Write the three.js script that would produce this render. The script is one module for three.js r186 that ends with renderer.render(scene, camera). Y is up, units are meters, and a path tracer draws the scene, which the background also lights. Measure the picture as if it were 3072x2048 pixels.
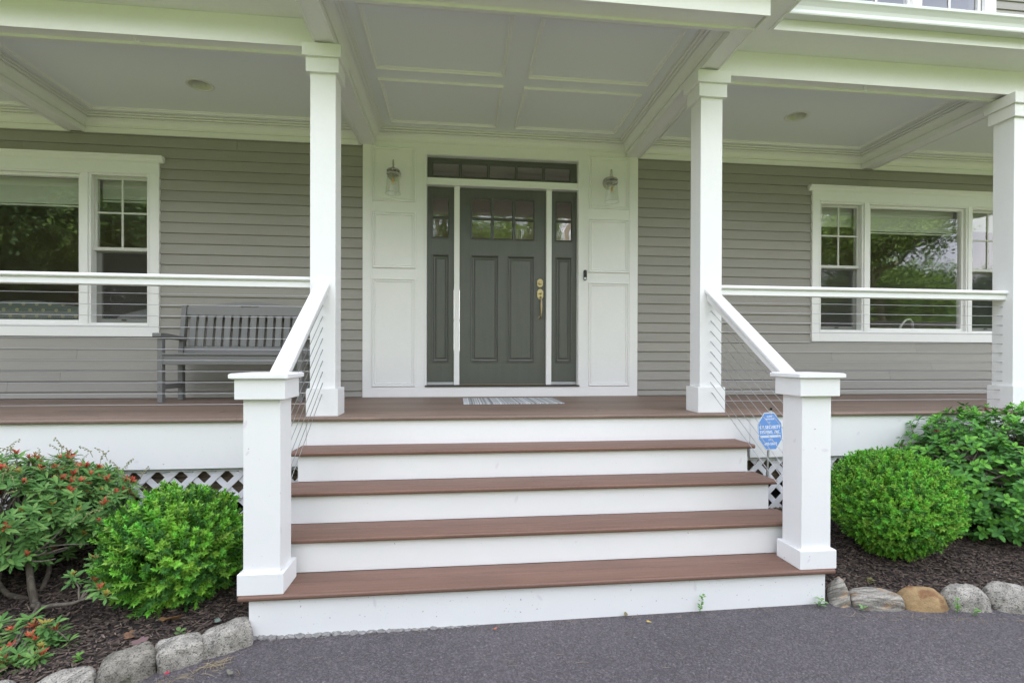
import * as THREE from 'three';
import { RoundedBoxGeometry } from 'three/addons/geometries/RoundedBoxGeometry.js';
import { mergeGeometries, mergeVertices } from 'three/addons/utils/BufferGeometryUtils.js';
import { ImprovedNoise } from 'three/addons/math/ImprovedNoise.js';

// ---------------------------------------------------------------- camera, sky, sun, exposure
// metres, y up. y = 0 is the top of the porch deck; the front wall of the house is the plane z = 0; the drive lies near y = -0.97.
const scene = new THREE.Scene();
const camera = new THREE.PerspectiveCamera(2 * Math.atan(1024 / 1585.58) * 180 / Math.PI, 1.5, 0.05, 500);
{
  const yaw = 0.1157, pitch = -0.0041, roll = 0.003;
  const f = new THREE.Vector3(Math.sin(yaw), 0, -Math.cos(yaw)), r = new THREE.Vector3(Math.cos(yaw), 0, Math.sin(yaw)), u = new THREE.Vector3(0, 1, 0);
  const f2 = f.clone().multiplyScalar(Math.cos(pitch)).addScaledVector(u, Math.sin(pitch));
  const u2 = u.clone().multiplyScalar(Math.cos(pitch)).addScaledVector(f, -Math.sin(pitch));
  const r3 = r.clone().multiplyScalar(Math.cos(roll)).addScaledVector(u2, Math.sin(roll));
  const u3 = u2.clone().multiplyScalar(Math.cos(roll)).addScaledVector(r, -Math.sin(roll));
  camera.position.set(-0.4689, 0.4075, 5.5085);
  camera.quaternion.setFromRotationMatrix(new THREE.Matrix4().makeBasis(r3, u3, f2.clone().negate()));
  camera.setViewOffset(3072, 2048, -22, -54.6, 3072, 2048);
}
const renderer = new THREE.WebGLRenderer({ antialias: true });
renderer.setSize(1024, 682);
renderer.toneMapping = THREE.LinearToneMapping;
renderer.toneMappingExposure = 4.75;
renderer.shadowMap.enabled = true;

// ---------------------------------------------------------------- noise helpers
function rng(seed) { let s = seed | 0; return () => { s = (s + 0x6d2b79f5) | 0; let t = Math.imul(s ^ (s >>> 15), 1 | s); t = (t + Math.imul(t ^ (t >>> 7), 61 | t)) ^ t; return ((t ^ (t >>> 14)) >>> 0) / 4294967296; }; }
const perlin = new ImprovedNoise();
const fbm3 = (x, y, z, o = 4) => { let a = 0.5, s = 0; for (let i = 0; i < o; i++) { s += a * perlin.noise(x, y, z); x = x * 2.03 + 7.1; y = y * 2.03 + 3.3; z = z * 2.03 + 1.7; a *= 0.5; } return s; };
function hash2(x, y, k) { let h = Math.imul(x, 374761393) + Math.imul(y, 668265263) + Math.imul(k, 1274126177); h = Math.imul(h ^ (h >>> 13), 1274126177); return ((h ^ (h >>> 16)) >>> 0) / 4294967296; }
function vnoise(x, y, px, py, k = 0) {   // value noise that tiles after px, py lattice cells
  const xi = Math.floor(x), yi = Math.floor(y), fx = x - xi, fy = y - yi, sx = fx * fx * (3 - 2 * fx), sy = fy * fy * (3 - 2 * fy);
  const m = (a, b) => ((a % b) + b) % b, h = (i, j) => hash2(m(xi + i, px), m(yi + j, py), k);
  return (h(0, 0) * (1 - sx) + h(1, 0) * sx) * (1 - sy) + (h(0, 1) * (1 - sx) + h(1, 1) * sx) * sy;
}
function fbmT(u, v, px, py, o, k = 0) { let a = 0.5, s = 0, n = 0; for (let i = 0; i < o; i++) { s += a * vnoise(u * px, v * py, px, py, k + i); n += a; px *= 2; py *= 2; a *= 0.5; } return s / n; }
const clamp = (v, a = 0, b = 1) => Math.min(b, Math.max(a, v)), lerp = (a, b, t) => a + (b - a) * t, smooth = (a, b, x) => { const t = clamp((x - a) / (b - a)); return t * t * (3 - 2 * t); };
const l2s = (c) => 255 * (c <= 0.0031308 ? 12.92 * c : 1.055 * Math.pow(c, 1 / 2.4) - 0.055);
// colour texture from linear values, su x sv metres per tile (uv are metres)
function colorTex(w, h, su, sv, fn) {
  const d = new Uint8Array(w * h * 4);
  for (let j = 0; j < h; j++) for (let i = 0; i < w; i++) { const c = fn((i + 0.5) / w, (j + 0.5) / h, i, j), o = (j * w + i) * 4; for (let k = 0; k < 3; k++) d[o + k] = clamp(l2s(Math.max(0, c[k])), 0, 255); d[o + 3] = 255; }
  return finish(new THREE.DataTexture(d, w, h), su, sv, true);
}
function grayTex(w, h, su, sv, fn) {
  const d = new Uint8Array(w * h * 4);
  for (let j = 0; j < h; j++) for (let i = 0; i < w; i++) { const c = clamp(fn((i + 0.5) / w, (j + 0.5) / h, i, j)) * 255, o = (j * w + i) * 4; d[o] = d[o + 1] = d[o + 2] = c; d[o + 3] = 255; }
  return finish(new THREE.DataTexture(d, w, h), su, sv, false);
}
function finish(t, su, sv, srgb) { t.wrapS = t.wrapT = THREE.RepeatWrapping; t.magFilter = THREE.LinearFilter; t.minFilter = THREE.LinearMipmapLinearFilter; t.generateMipmaps = true; t.repeat.set(1 / su, 1 / sv); if (srgb) t.colorSpace = THREE.SRGBColorSpace; t.needsUpdate = true; return t; }

// ---------------------------------------------------------------- sky and sun (the sun stands behind the house: its front is in open shade)
{
  const w = 512, h = 256, d = new Float32Array(w * h * 4), k = 0.75;
  for (let j = 0; j < h; j++) for (let i = 0; i < w; i++) {
    const el = ((j + 0.5) / h - 0.5) * Math.PI, az = (i + 0.5) / w * Math.PI * 2, s = Math.sin(el), c = Math.cos(el);
    const t = Math.pow(clamp(s), 0.55);
    let r = lerp(0.91, 0.50, t), g = lerp(0.91, 0.58, t), b = lerp(0.94, 0.82, t);
    if (s > 0) {
      const n = 0.5 + fbm3(c * Math.cos(az) / (s + 0.25) * 1.3 + 11, c * Math.sin(az) / (s + 0.25) * 1.3, 2.5, 5), cl = smooth(0.42, 0.66, n) * 0.85;
      r = lerp(r, 1.05, cl); g = lerp(g, 1.03, cl); b = lerp(b, 1.07, cl);
    } else { r = 0.30; g = 0.31; b = 0.30; }
    const o = (j * w + i) * 4; d[o] = r * k; d[o + 1] = g * k; d[o + 2] = b * k; d[o + 3] = 1;
  }
  const t = new THREE.DataTexture(d, w, h, THREE.RGBAFormat, THREE.FloatType);
  t.mapping = THREE.EquirectangularReflectionMapping; t.magFilter = THREE.LinearFilter; t.needsUpdate = true;
  scene.background = t; scene.environment = t;
}
const sun = new THREE.DirectionalLight(new THREE.Color(1.0, 0.95, 0.86), 4.5);
sun.position.set(-8, 26, -24); sun.castShadow = true; sun.shadow.radius = 1; sun.shadow.mapSize.set(4096, 4096);
Object.assign(sun.shadow.camera, { left: -40, right: 40, top: 40, bottom: -40, near: 1, far: 120 });
scene.add(sun, sun.target);

// ---------------------------------------------------------------- object helpers
const taken = new Map(), org = new WeakMap();
const numbered = (n) => { const k = taken.get(n) || 0; taken.set(n, k + 1); return k ? n + '_' + String(k).padStart(3, '0') : n; };
const tag = (o, label, category, group) => { o.userData.label = label; o.userData.category = category; if (group) o.userData.group = group; return o; };
// a thing: a group at its base; parts are given in world coordinates and shifted to it
function thing(name, label, category, base = [0, 0, 0], group) { const o = new THREE.Group(); o.name = numbered(name); o.position.set(...base); org.set(o, base); scene.add(o); return tag(o, label, category, group); }
function shade(m) { m.castShadow = m.receiveShadow = true; return m; }
function part(name, geometry, mat, parent) {
  const b = org.get(parent), m = shade(new THREE.Mesh(geometry, mat)); m.name = name; org.set(m, b); geometry.translate(-b[0], -b[1], -b[2]); parent.add(m); return m;
}
// a part that shares its geometry with others: placed by a matrix given in world coordinates
function piece(name, geometry, mat, parent, matrix) {
  const b = org.get(parent), m = shade(new THREE.Mesh(geometry, mat)); m.name = name; org.set(m, b);
  const w = new THREE.Matrix4().makeTranslation(-b[0], -b[1], -b[2]).multiply(matrix); w.decompose(m.position, m.quaternion, m.scale); parent.add(m); return m;
}
function single(name, label, category, geometry, mat, base, group) { const m = shade(new THREE.Mesh(geometry, mat)); m.name = numbered(name); geometry.translate(-base[0], -base[1], -base[2]); m.position.set(...base); org.set(m, base); scene.add(m); return tag(m, label, category, group); }
function structure(name, geometry, mat) { const m = shade(new THREE.Mesh(geometry, mat)); m.name = numbered(name); m.userData.kind = 'structure'; org.set(m, [0, 0, 0]); scene.add(m); return m; }
const copies = (name, geometry, mat, parent, list, colors) => {   // many alike small pieces as one part
  const m = shade(new THREE.InstancedMesh(geometry, mat, list.length)), b = parent ? org.get(parent) : [0, 0, 0], t = new THREE.Matrix4().makeTranslation(-b[0], -b[1], -b[2]);
  list.forEach((x, i) => { m.setMatrixAt(i, t.clone().multiply(x)); if (colors) m.setColorAt(i, colors[i]); });
  m.name = name; m.userData.kind = 'stuff'; org.set(m, b); if (parent) parent.add(m); return m;
};

// ---------------------------------------------------------------- geometry helpers
const uvR = rng(5);
function boxUV(g, jitter = 0) {   // uv in metres, projected along each face's main axis
  if (g.index) g = g.toNonIndexed();
  const p = g.attributes.position, uv = new Float32Array(p.count * 2), a = new THREE.Vector3(), b = new THREE.Vector3(), c = new THREE.Vector3();
  const ou = jitter ? uvR() * jitter : 0, ov = jitter ? uvR() * jitter : 0;
  for (let i = 0; i < p.count; i += 3) {
    a.fromBufferAttribute(p, i); b.fromBufferAttribute(p, i + 1); c.fromBufferAttribute(p, i + 2);
    const n = b.clone().sub(a).cross(c.clone().sub(a)), x = Math.abs(n.x), y = Math.abs(n.y), z = Math.abs(n.z);
    [a, b, c].forEach((v, k) => { const [s, t] = z >= x && z >= y ? [v.x, v.y] : y >= x ? [v.x, v.z] : [v.z, v.y]; uv[(i + k) * 2] = s + ou; uv[(i + k) * 2 + 1] = t + ov; });
  }
  g.setAttribute('uv', new THREE.BufferAttribute(uv, 2)); return g;
}
function box(x0, x1, y0, y1, z0, z1, r = 0.002, jitter = 0) {
  const w = x1 - x0, h = y1 - y0, d = z1 - z0, g = r > 0 ? new RoundedBoxGeometry(w, h, d, 1, Math.min(r, w / 2.1, h / 2.1, d / 2.1)) : new THREE.BoxGeometry(w, h, d);
  g.translate((x0 + x1) / 2, (y0 + y1) / 2, (z0 + z1) / 2); return boxUV(g, jitter);
}
function tris(list) {   // flat-shaded triangles / quads from a list of point lists
  const v = []; for (const q of list) for (let i = 1; i + 1 < q.length; i++) v.push(...q[0], ...q[i], ...q[i + 1]);
  const g = new THREE.BufferGeometry(); g.setAttribute('position', new THREE.BufferAttribute(new Float32Array(v), 3)); g.computeVertexNormals(); return g;
}
// a profile [[a, b] ...] swept from s0 to s1; at(a, b, s) gives the point
function prism(profile, s0, s1, at, jitter = 0) {
  const q = [], n = profile.length, area = profile.reduce((s, p, i) => { const k = profile[(i + 1) % n]; return s + p[0] * k[1] - k[0] * p[1]; }, 0), pr = area < 0 ? [...profile].reverse() : profile;
  for (let i = 0; i < n; i++) { const a = pr[i], b = pr[(i + 1) % n]; q.push([at(a[0], a[1], s0), at(b[0], b[1], s0), at(b[0], b[1], s1), at(a[0], a[1], s1)]); }
  const cap = THREE.ShapeUtils.triangulateShape(pr.map((p) => new THREE.Vector2(...p)), []);
  for (const t of cap) { q.push(t.map((i) => at(...pr[i], s1))); q.push([...t].reverse().map((i) => at(...pr[i], s0))); }
  let g = tris(q);
  const p = g.attributes.position, u = new THREE.Vector3().fromBufferAttribute(p, 0), w = new THREE.Vector3(...at(0.37, 0.11, s0)), dx = new THREE.Vector3(...at(1.37, 0.11, s0)).sub(w), dy = new THREE.Vector3(...at(0.37, 1.11, s0)).sub(w), ds = new THREE.Vector3(...at(0.37, 0.11, s0 + 1)).sub(w);
  if (dx.cross(dy).dot(ds) < 0) { const a = p.array; for (let i = 0; i < a.length; i += 9) for (let k = 0; k < 3; k++) { const t = a[i + 3 + k]; a[i + 3 + k] = a[i + 6 + k]; a[i + 6 + k] = t; } g.computeVertexNormals(); }
  return boxUV(g, jitter);
}
const prismX = (profile, x0, x1, jitter) => prism(profile, x0, x1, (z, y, s) => [s, y, z], jitter);   // profile in (z, y)
const prismZ = (profile, z0, z1, jitter) => prism(profile, z0, z1, (x, y, s) => [x, y, s], jitter);   // profile in (x, y)
// a moulding run round the inside of a rectangle: profile of [inset, depth]; to(u, v, depth) gives the point
function ring(u0, u1, v0, v1, profile, to) {
  const q = [];
  for (let i = 0; i + 1 < profile.length; i++) {
    const [a, da] = profile[i], [b, db] = profile[i + 1], R = (d) => [[u0 + d, v0 + d], [u1 - d, v0 + d], [u1 - d, v1 - d], [u0 + d, v1 - d]], A = R(a), B = R(b);
    for (let k = 0; k < 4; k++) { const n = (k + 1) % 4; q.push([to(...A[k], da), to(...A[n], da), to(...B[n], db), to(...B[k], db)]); }
  }
  return boxUV(tris(q));
}
function tube(points, radii, sides = 8, closed = true) {   // tapered tube through points
  const P = points.map((p) => new THREE.Vector3(...p)), q = [], rings = [];
  let up = new THREE.Vector3(0.31, 0.2, 0.93).normalize();
  P.forEach((p, i) => {
    const t = P[Math.min(i + 1, P.length - 1)].clone().sub(P[Math.max(i - 1, 0)]).normalize(), x = up.clone().cross(t); if (x.lengthSq() < 1e-6) x.set(1, 0, 0).cross(t); x.normalize(); const y = t.clone().cross(x); up = y.clone();
    const r = Array.isArray(radii) ? radii[i] : radii;
    rings.push([...Array(sides)].map((_, k) => { const a = k / sides * Math.PI * 2; return p.clone().addScaledVector(x, Math.cos(a) * r).addScaledVector(y, Math.sin(a) * r); }));
  });
  const pos = [], idx = [];
  rings.flat().forEach((v) => pos.push(v.x, v.y, v.z));
  for (let i = 0; i + 1 < rings.length; i++) for (let k = 0; k < sides; k++) { const a = i * sides + k, b = i * sides + (k + 1) % sides; idx.push(a, b, b + sides, a, b + sides, a + sides); }
  if (closed) for (const [ri, flip] of [[0, 1], [rings.length - 1, 0]]) for (let k = 1; k + 1 < sides; k++) { const a = ri * sides; flip ? idx.push(a, a + k + 1, a + k) : idx.push(a, a + k, a + k + 1); }
  const g = new THREE.BufferGeometry(); g.setAttribute('position', new THREE.BufferAttribute(new Float32Array(pos), 3)); g.setIndex(idx); g.computeVertexNormals(); return clean(g);
}
function clean(g) { if (!g.attributes.uv) g.setAttribute('uv', new THREE.BufferAttribute(new Float32Array(g.attributes.position.count * 2), 2)); return g; }
const merge = (list) => mergeGeometries(list.map((g) => { g = g.index ? g.toNonIndexed() : g; clean(g); for (const k of Object.keys(g.attributes)) if (!['position', 'normal', 'uv'].includes(k)) g.deleteAttribute(k); return g; }));
const at = (g, x, y, z, rx = 0, ry = 0, rz = 0) => { g.applyMatrix4(new THREE.Matrix4().makeRotationFromEuler(new THREE.Euler(rx, ry, rz, 'YXZ'))); g.translate(x, y, z); return g; };
const lathe = (pts, n = 24) => clean(new THREE.LatheGeometry(pts.map((p) => new THREE.Vector2(...p)), n));
const M4 = (x, y, z, rx = 0, ry = 0, rz = 0, sx = 1, sy = sx, sz = sx) => new THREE.Matrix4().compose(new THREE.Vector3(x, y, z), new THREE.Quaternion().setFromEuler(new THREE.Euler(rx, ry, rz, 'YXZ')), new THREE.Vector3(sx, sy, sz));
const lin = (r, g, b) => new THREE.Color().setRGB(r, g, b);
const std = (o) => new THREE.MeshStandardMaterial(o), phys = (o) => new THREE.MeshPhysicalMaterial(o);

// ---------------------------------------------------------------- materials
const fineBump = grayTex(512, 512, 0.5, 0.5, (u, v) => 0.5 + 0.5 * (fbmT(u, v, 64, 64, 3, 3) - 0.5) + 0.3 * (fbmT(u, v, 6, 40, 3, 9) - 0.5));
const whiteMap = colorTex(512, 512, 1.3, 1.3, (u, v) => { const n = 0.985 + 0.03 * (fbmT(u, v, 5, 5, 4, 1) - 0.5) + 0.02 * (fbmT(u, v, 60, 60, 2, 8) - 0.5); return [0.84 * n, 0.84 * n, 0.825 * n]; });
const white = std({ map: whiteMap, roughness: 0.5, bumpMap: fineBump, bumpScale: 0.0004 });
const ceilingPaint = std({ color: lin(0.80, 0.835, 0.84), roughness: 0.55, bumpMap: fineBump, bumpScale: 0.0003 });
const speckMap = (count, smudges) => {   // white boards with nail marks, scuffs and splashed dirt
  const w = 1024, h = 512, r = rng(77 + count), f = new Float32Array(w * h).fill(1);
  for (let i = 0; i < count + smudges; i++) {
    const x = r() * w, y = r() * h, g = i >= count, s = g ? 3 + 4 * r() : 0.45 + 1.0 * Math.pow(r(), 6), a = g ? 0.06 + 0.08 * r() : 0.25 + 0.5 * r(), e = 1 + r() * 2.2, th = r() * 6.3, R = Math.ceil(s * e * 2);
    for (let j = -R; j <= R; j++) for (let k = -R; k <= R; k++) { const p = (k * Math.cos(th) + j * Math.sin(th)) / e, q = -k * Math.sin(th) + j * Math.cos(th), o = ((y + j + h) % h | 0) * w + ((x + k + w) % w | 0); f[o] *= 1 - a * smooth(s * 1.3, s * 0.5, Math.hypot(p, q)) * (g ? r() + 0.3 : 1); }
  }
  return colorTex(w, h, 1.7, 0.85, (u, v, i, j) => { const n = (0.99 + 0.035 * (fbmT(u, v, 8, 4, 4, 21) - 0.5)) * f[j * w + i]; return [0.80 * n, 0.802 * n * (0.5 + 0.5 * f[j * w + i]) / (0.5 + 0.5), 0.785 * n]; });
};
const whiteSpeck = std({ map: speckMap(70, 8), roughness: 0.5, bumpMap: fineBump, bumpScale: 0.0004 });
const whiteSplash = std({ map: speckMap(520, 22), roughness: 0.5, bumpMap: fineBump, bumpScale: 0.0004 });
const railWhite = std({ color: lin(0.83, 0.83, 0.82), roughness: 0.32, bumpMap: fineBump, bumpScale: 0.00015 });
const sidingBump = grayTex(1024, 256, 1.2, 0.3, (u, v) => 0.5 + 0.5 * (fbmT(u, v, 5, 60, 4, 31) - 0.5) + 0.25 * (fbmT(u, v, 90, 60, 2, 33) - 0.5));
const sidingMap = colorTex(512, 256, 1.9, 0.95, (u, v) => { const n = 1 + 0.09 * (fbmT(u, v, 4, 14, 4, 41) - 0.5) + 0.05 * (fbmT(u, v, 40, 70, 2, 45) - 0.5); return [n * 0.9, n * 0.9, n * 0.9]; });
const siding = [1, 0.965, 1.03].map((k) => std({ color: lin(0.350 * k, 0.335 * k, 0.298 * k), map: sidingMap, roughness: 0.62, bumpMap: sidingBump, bumpScale: 0.0012 }));
const deckMap = colorTex(1024, 512, 1.6, 0.4, (u, v) => {
  const s = fbmT(u, v, 3, 96, 4, 51), n = 0.88 + 0.34 * (s - 0.5) + 0.28 * (fbmT(u, v, 4, 5, 4, 55) - 0.5) + 0.18 * (fbmT(u, v, 160, 80, 2, 57) - 0.5), w = smooth(0.62, 0.8, fbmT(u, v, 5, 18, 4, 59)) * 0.16;
  return [n * 0.92 + w, n * 0.92 + w, n * 0.92 + w * 0.9];
});
const deckBump = grayTex(1024, 512, 1.6, 0.4, (u, v) => 0.5 + 0.55 * (fbmT(u, v, 3, 96, 4, 51) - 0.5) + 0.3 * (fbmT(u, v, 160, 80, 2, 57) - 0.5));
const deckMats = [1, 0.87, 1.10].map((k) => std({ color: lin(0.270 * k, 0.190 * k, 0.145 * k), map: deckMap, roughness: 0.58, bumpMap: deckBump, bumpScale: 0.0012 }));
const treadMats = [1, 0.95].map((k) => std({ color: lin(0.225 * k, 0.126 * k, 0.088 * k), map: deckMap, roughness: 0.56, bumpMap: deckBump, bumpScale: 0.0010 }));
const timberMap = colorTex(512, 256, 0.9, 0.3, (u, v) => { const s = fbmT(u, v, 3, 28, 5, 61), n = 0.5 + 1.1 * (s - 0.5); return [0.20 * n + 0.04, 0.155 * n + 0.03, 0.105 * n + 0.02]; });
const timber = std({ map: timberMap, roughness: 0.9, bumpMap: sidingBump, bumpScale: 0.003 });
const latticeBump = grayTex(256, 256, 0.06, 0.06, (u) => 0.5 + 0.5 * Math.sin(u * Math.PI * 2 * 14));
const latticeWhite = std({ color: lin(0.74, 0.745, 0.75), roughness: 0.6, bumpMap: latticeBump, bumpScale: 0.0006 });
const doorMap = colorTex(512, 512, 0.8, 0.8, (u, v) => { const n = 1 + 0.16 * (fbmT(u, v, 60, 3, 4, 71) - 0.5) + 0.12 * (fbmT(u, v, 5, 5, 4, 75) - 0.5); return [0.9 * n, 0.9 * n, 0.9 * n]; });
const doorGreen = phys({ color: lin(0.092, 0.098, 0.084), map: doorMap, roughness: 0.45, clearcoat: 0.5, clearcoatRoughness: 0.25, bumpMap: sidingBump, bumpScale: 0.0005 });
const glassBump = grayTex(256, 256, 1.1, 1.1, (u, v) => fbmT(u, v, 4, 4, 2, 81));
const glass = phys({ color: lin(0.97, 0.985, 0.975), transmission: 1, roughness: 0.02, ior: 2.2, thickness: 0, bumpMap: glassBump, bumpScale: 0.0006, specularIntensity: 1 });
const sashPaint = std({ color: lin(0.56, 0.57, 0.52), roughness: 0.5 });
const screenMesh = std({ color: lin(0.03, 0.032, 0.034), roughness: 0.8, transparent: true, opacity: 0.42 });
const brass = std({ color: lin(0.52, 0.43, 0.23), metalness: 1, roughness: 0.4 });
const oldBrass = std({ color: lin(0.42, 0.33, 0.20), metalness: 1, roughness: 0.42 });
const nickel = std({ color: lin(0.50, 0.48, 0.44), metalness: 1, roughness: 0.32 });
const steel = std({ color: lin(0.52, 0.52, 0.52), metalness: 1, roughness: 0.35 });
const aluminium = std({ color: lin(0.55, 0.56, 0.58), metalness: 1, roughness: 0.45 });
const black = std({ color: lin(0.012, 0.012, 0.013), roughness: 0.25 });
const darkMetal = std({ color: lin(0.04, 0.035, 0.03), roughness: 0.5 });
const gutterWhite = std({ color: lin(0.72, 0.74, 0.72), roughness: 0.4, bumpMap: fineBump, bumpScale: 0.0003 });
const roofing = std({ map: colorTex(256, 256, 0.6, 0.6, (u, v) => { const n = 0.06 + 0.06 * fbmT(u, v, 60, 60, 2, 91); return [n, n, n * 1.03]; }), roughness: 0.95 });
const plaster = std({ color: lin(0.42, 0.40, 0.36), roughness: 0.9 }), hallPaint = std({ color: lin(0.46, 0.34, 0.27), roughness: 0.8 }), floorWood = std({ color: lin(0.20, 0.12, 0.07), map: deckMap, roughness: 0.45 });
const blindMat = std({ color: lin(0.55, 0.58, 0.50), roughness: 0.6 });
const benchBump = grayTex(512, 512, 0.25, 0.25, (u, v) => 0.5 + 0.5 * (fbmT(u, v, 70, 14, 3, 93) - 0.5));
const benchMats = [1, 1.08, 0.93].map((k) => std({ color: lin(0.185 * k, 0.187 * k, 0.182 * k), roughness: 0.52, bumpMap: benchBump, bumpScale: 0.0008 }));
const barkMap = colorTex(256, 512, 0.12, 0.24, (u, v) => { const n = 0.45 + 1.1 * fbmT(u, v, 16, 6, 5, 95), m = smooth(0.6, 0.75, fbmT(u, v, 8, 8, 4, 99)) * 0.06; return [0.135 * n + m, 0.115 * n + m, 0.088 * n + m * 0.8]; });
const barkBump = grayTex(256, 512, 0.12, 0.24, (u, v) => fbmT(u, v, 16, 6, 5, 95));
const bark = std({ map: barkMap, roughness: 0.95, bumpMap: barkBump, bumpScale: 0.004 });
const leafMat = (r, g, b, o = {}) => phys({ color: lin(r, g, b), roughness: 0.6, specularIntensity: 0.45, transmission: 0.22, thickness: 0, ior: 1.45, side: THREE.DoubleSide, ...o });
const tintedLeaf = phys({ color: lin(1, 1, 1), roughness: 0.6, specularIntensity: 0.4, transmission: 0.25, thickness: 0, ior: 1.45, side: THREE.DoubleSide });

// ================================================================ HOUSE
const YT = 2.545;            // underside of the porch beams and of the frieze
let WIN;
const house = thing('house', 'grey clapboard house with white trim and a dark green front door', 'house', [0, -0.97, 0]);
{
  const R = rng(101);
  const winL = [-5.975, -3.345], winR = [3.456, 6.086];
  // ---- wall core with its openings (behind the boards)
  const core = [];
  const wallBox = (x0, x1, y0, y1) => core.push(box(x0, x1, y0, y1, -0.17, -0.014, 0));
  const HX = 9;
  for (const [a, b] of [[-HX, winL[0] + 0.09], [winL[1] - 0.09, -0.81], [0.81, winR[0] + 0.09], [winR[1] - 0.09, HX]]) wallBox(a, b, -0.9, 2.9);
  for (const [a, b] of [[winL[0] + 0.09, winL[1] - 0.09], [winR[0] + 0.09, winR[1] - 0.09]]) { wallBox(a, b, -0.9, 0.69); wallBox(a, b, 2.18, 2.9); }
  wallBox(-0.81, 0.81, -0.9, 0.1); wallBox(-0.81, 0.81, 2.5, 2.9);
  for (const [a, b] of [[-HX, 3.84], [5.60, HX]]) wallBox(a, b, 2.905, 6.1);
  wallBox(3.84, 5.60, 2.905, 4.42); wallBox(3.84, 5.60, 5.75, 6.1);
  const sidingWall = part('siding_wall', merge(core), siding[1], house);
  // ---- clapboards, one by one
  const board = (x0, x1, y0, y1) => {
    const k = R() * 0.0008, g = prismX([[-0.013, y0], [0.013 + k, y0], [0.0135 + k, y0 + 0.004], [-0.002, y1 - 0.0006], [-0.013, y1 - 0.0006]], x0, x1, 3);
    part('clapboard', g, siding[R() * 3 | 0], sidingWall);
  };
  const run = (x0, x1, y0, y1) => {   // now and then a butt joint
    let x = x0;
    while (x1 - x > 2.6) { const e = x + 1.9 + R() * 1.7; if (x1 - e < 0.5) break; board(x, e - 0.002, y0, y1); x = e; }
    board(x, x1, y0, y1);
  };
  for (let k = 0; k < 60; k++) {
    const y0 = Math.max(0.004, -0.037 + 0.103 * k), y1 = -0.037 + 0.103 * (k + 1);
    if (y1 > 6.05) break;
    if (y0 < 2.6) {
      const t = Math.min(y1, 2.6), cut = t > 0.66 && y0 < 2.24;
      if (cut) { run(-7.4, winL[0], y0, t); run(winL[1], -1.428, y0, t); run(1.443, winR[0], y0, t); run(winR[1], 7.4, y0, t); }
      else { run(-7.4, -1.428, y0, t); run(1.443, 7.4, y0, t); }
    } else if (y0 > 3.55) {
      if (y1 > 4.43 && y0 < 5.7) { run(-7.4, 3.70, y0, y1); run(5.742, 7.4, y0, y1); } else run(-7.4, 7.4, y0, y1);
    }
  }
  // ---- the closed body: sides, back, floors, rooms, roof
  part('outer_wall', merge([box(-HX, -HX + 0.16, -0.9, 6.1, -8, -0.18, 0), box(HX - 0.16, HX, -0.9, 6.1, -8, -0.18, 0), ...[[-HX, -5.3], [-3.7, -1.2], [1.2, 3.7], [5.3, HX]].map(([a, b]) => box(a, b, -0.9, 2.9, -8.16, -8.01, 0)), ...[[-5.3, -3.7], [-1.2, 1.2], [3.7, 5.3]].flatMap(([a, b]) => [box(a, b, -0.9, 0.5, -8.16, -8.01, 0), box(a, b, 2.2, 2.9, -8.16, -8.01, 0)]), box(-HX, HX, 2.905, 6.1, -8.16, -8.01, 0)]), siding[0], house);
  part('roof', merge([prismX([[0.55, 5.98], [0.62, 6.16], [-4, 8.7], [-8.7, 6.16], [-8.6, 5.98], [-4, 6.11]], -HX - 0.4, HX + 0.4)]), roofing, house);
  part('foundation', box(-HX, HX, -1.4, -0.905, -8.1, -0.05, 0), std({ color: lin(0.3, 0.3, 0.29), roughness: 0.9 }), house);
  const room = (x0, x1, paint) => {
    part('interior_wall', merge([box(x0 - 0.05, x0, -0.03, 2.6, -8, -0.172, 0), box(x1, x1 + 0.05, -0.03, 2.6, -8, -0.172, 0), box(x0 - 0.05, x1 + 0.05, 2.605, 2.66, -8, -0.172, 0)]), paint, house);
    part('interior_floor', box(x0 - 0.05, x1 + 0.05, -0.09, -0.035, -8, -0.172, 0), floorWood, house);
  };
  room(-7.2, -2.3, plaster); room(2.3, 7.2, plaster); room(-1.9, 1.9, hallPaint);
  part('interior_wall', merge([box(3.4, 3.45, 3.6, 6.05, -3, -0.172, 0), box(6.0, 6.05, 3.6, 6.05, -3, -0.172, 0), box(3.4, 6.05, 3.6, 6.05, -3.06, -3.01, 0), box(3.4, 6.05, 3.54, 3.59, -3.06, -0.172, 0)]), plaster, house);

  // ---- windows
  const vring = (x0, x1, y0, y1, prof) => ring(x0, x1, y0, y1, prof, (u, v, d) => [u, v, d]);
  const frame4 = (x0, x1, y0, y1, w, z0, z1, r = 0.002) => merge([box(x0, x0 + w, y0, y1, z0, z1, r), box(x1 - w, x1, y0, y1, z0, z1, r), box(x0 + w, x1 - w, y0, y0 + w, z0, z1, r), box(x0 + w, x1 - w, y1 - w, y1, z0, z1, r)]);
  const pane = (x0, x1, y0, y1, z, p) => part('pane', boxUV(tris([[[x0, y0, z], [x1, y0, z], [x1, y1, z], [x0, y1, z]]]), 5), glass, p);
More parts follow.
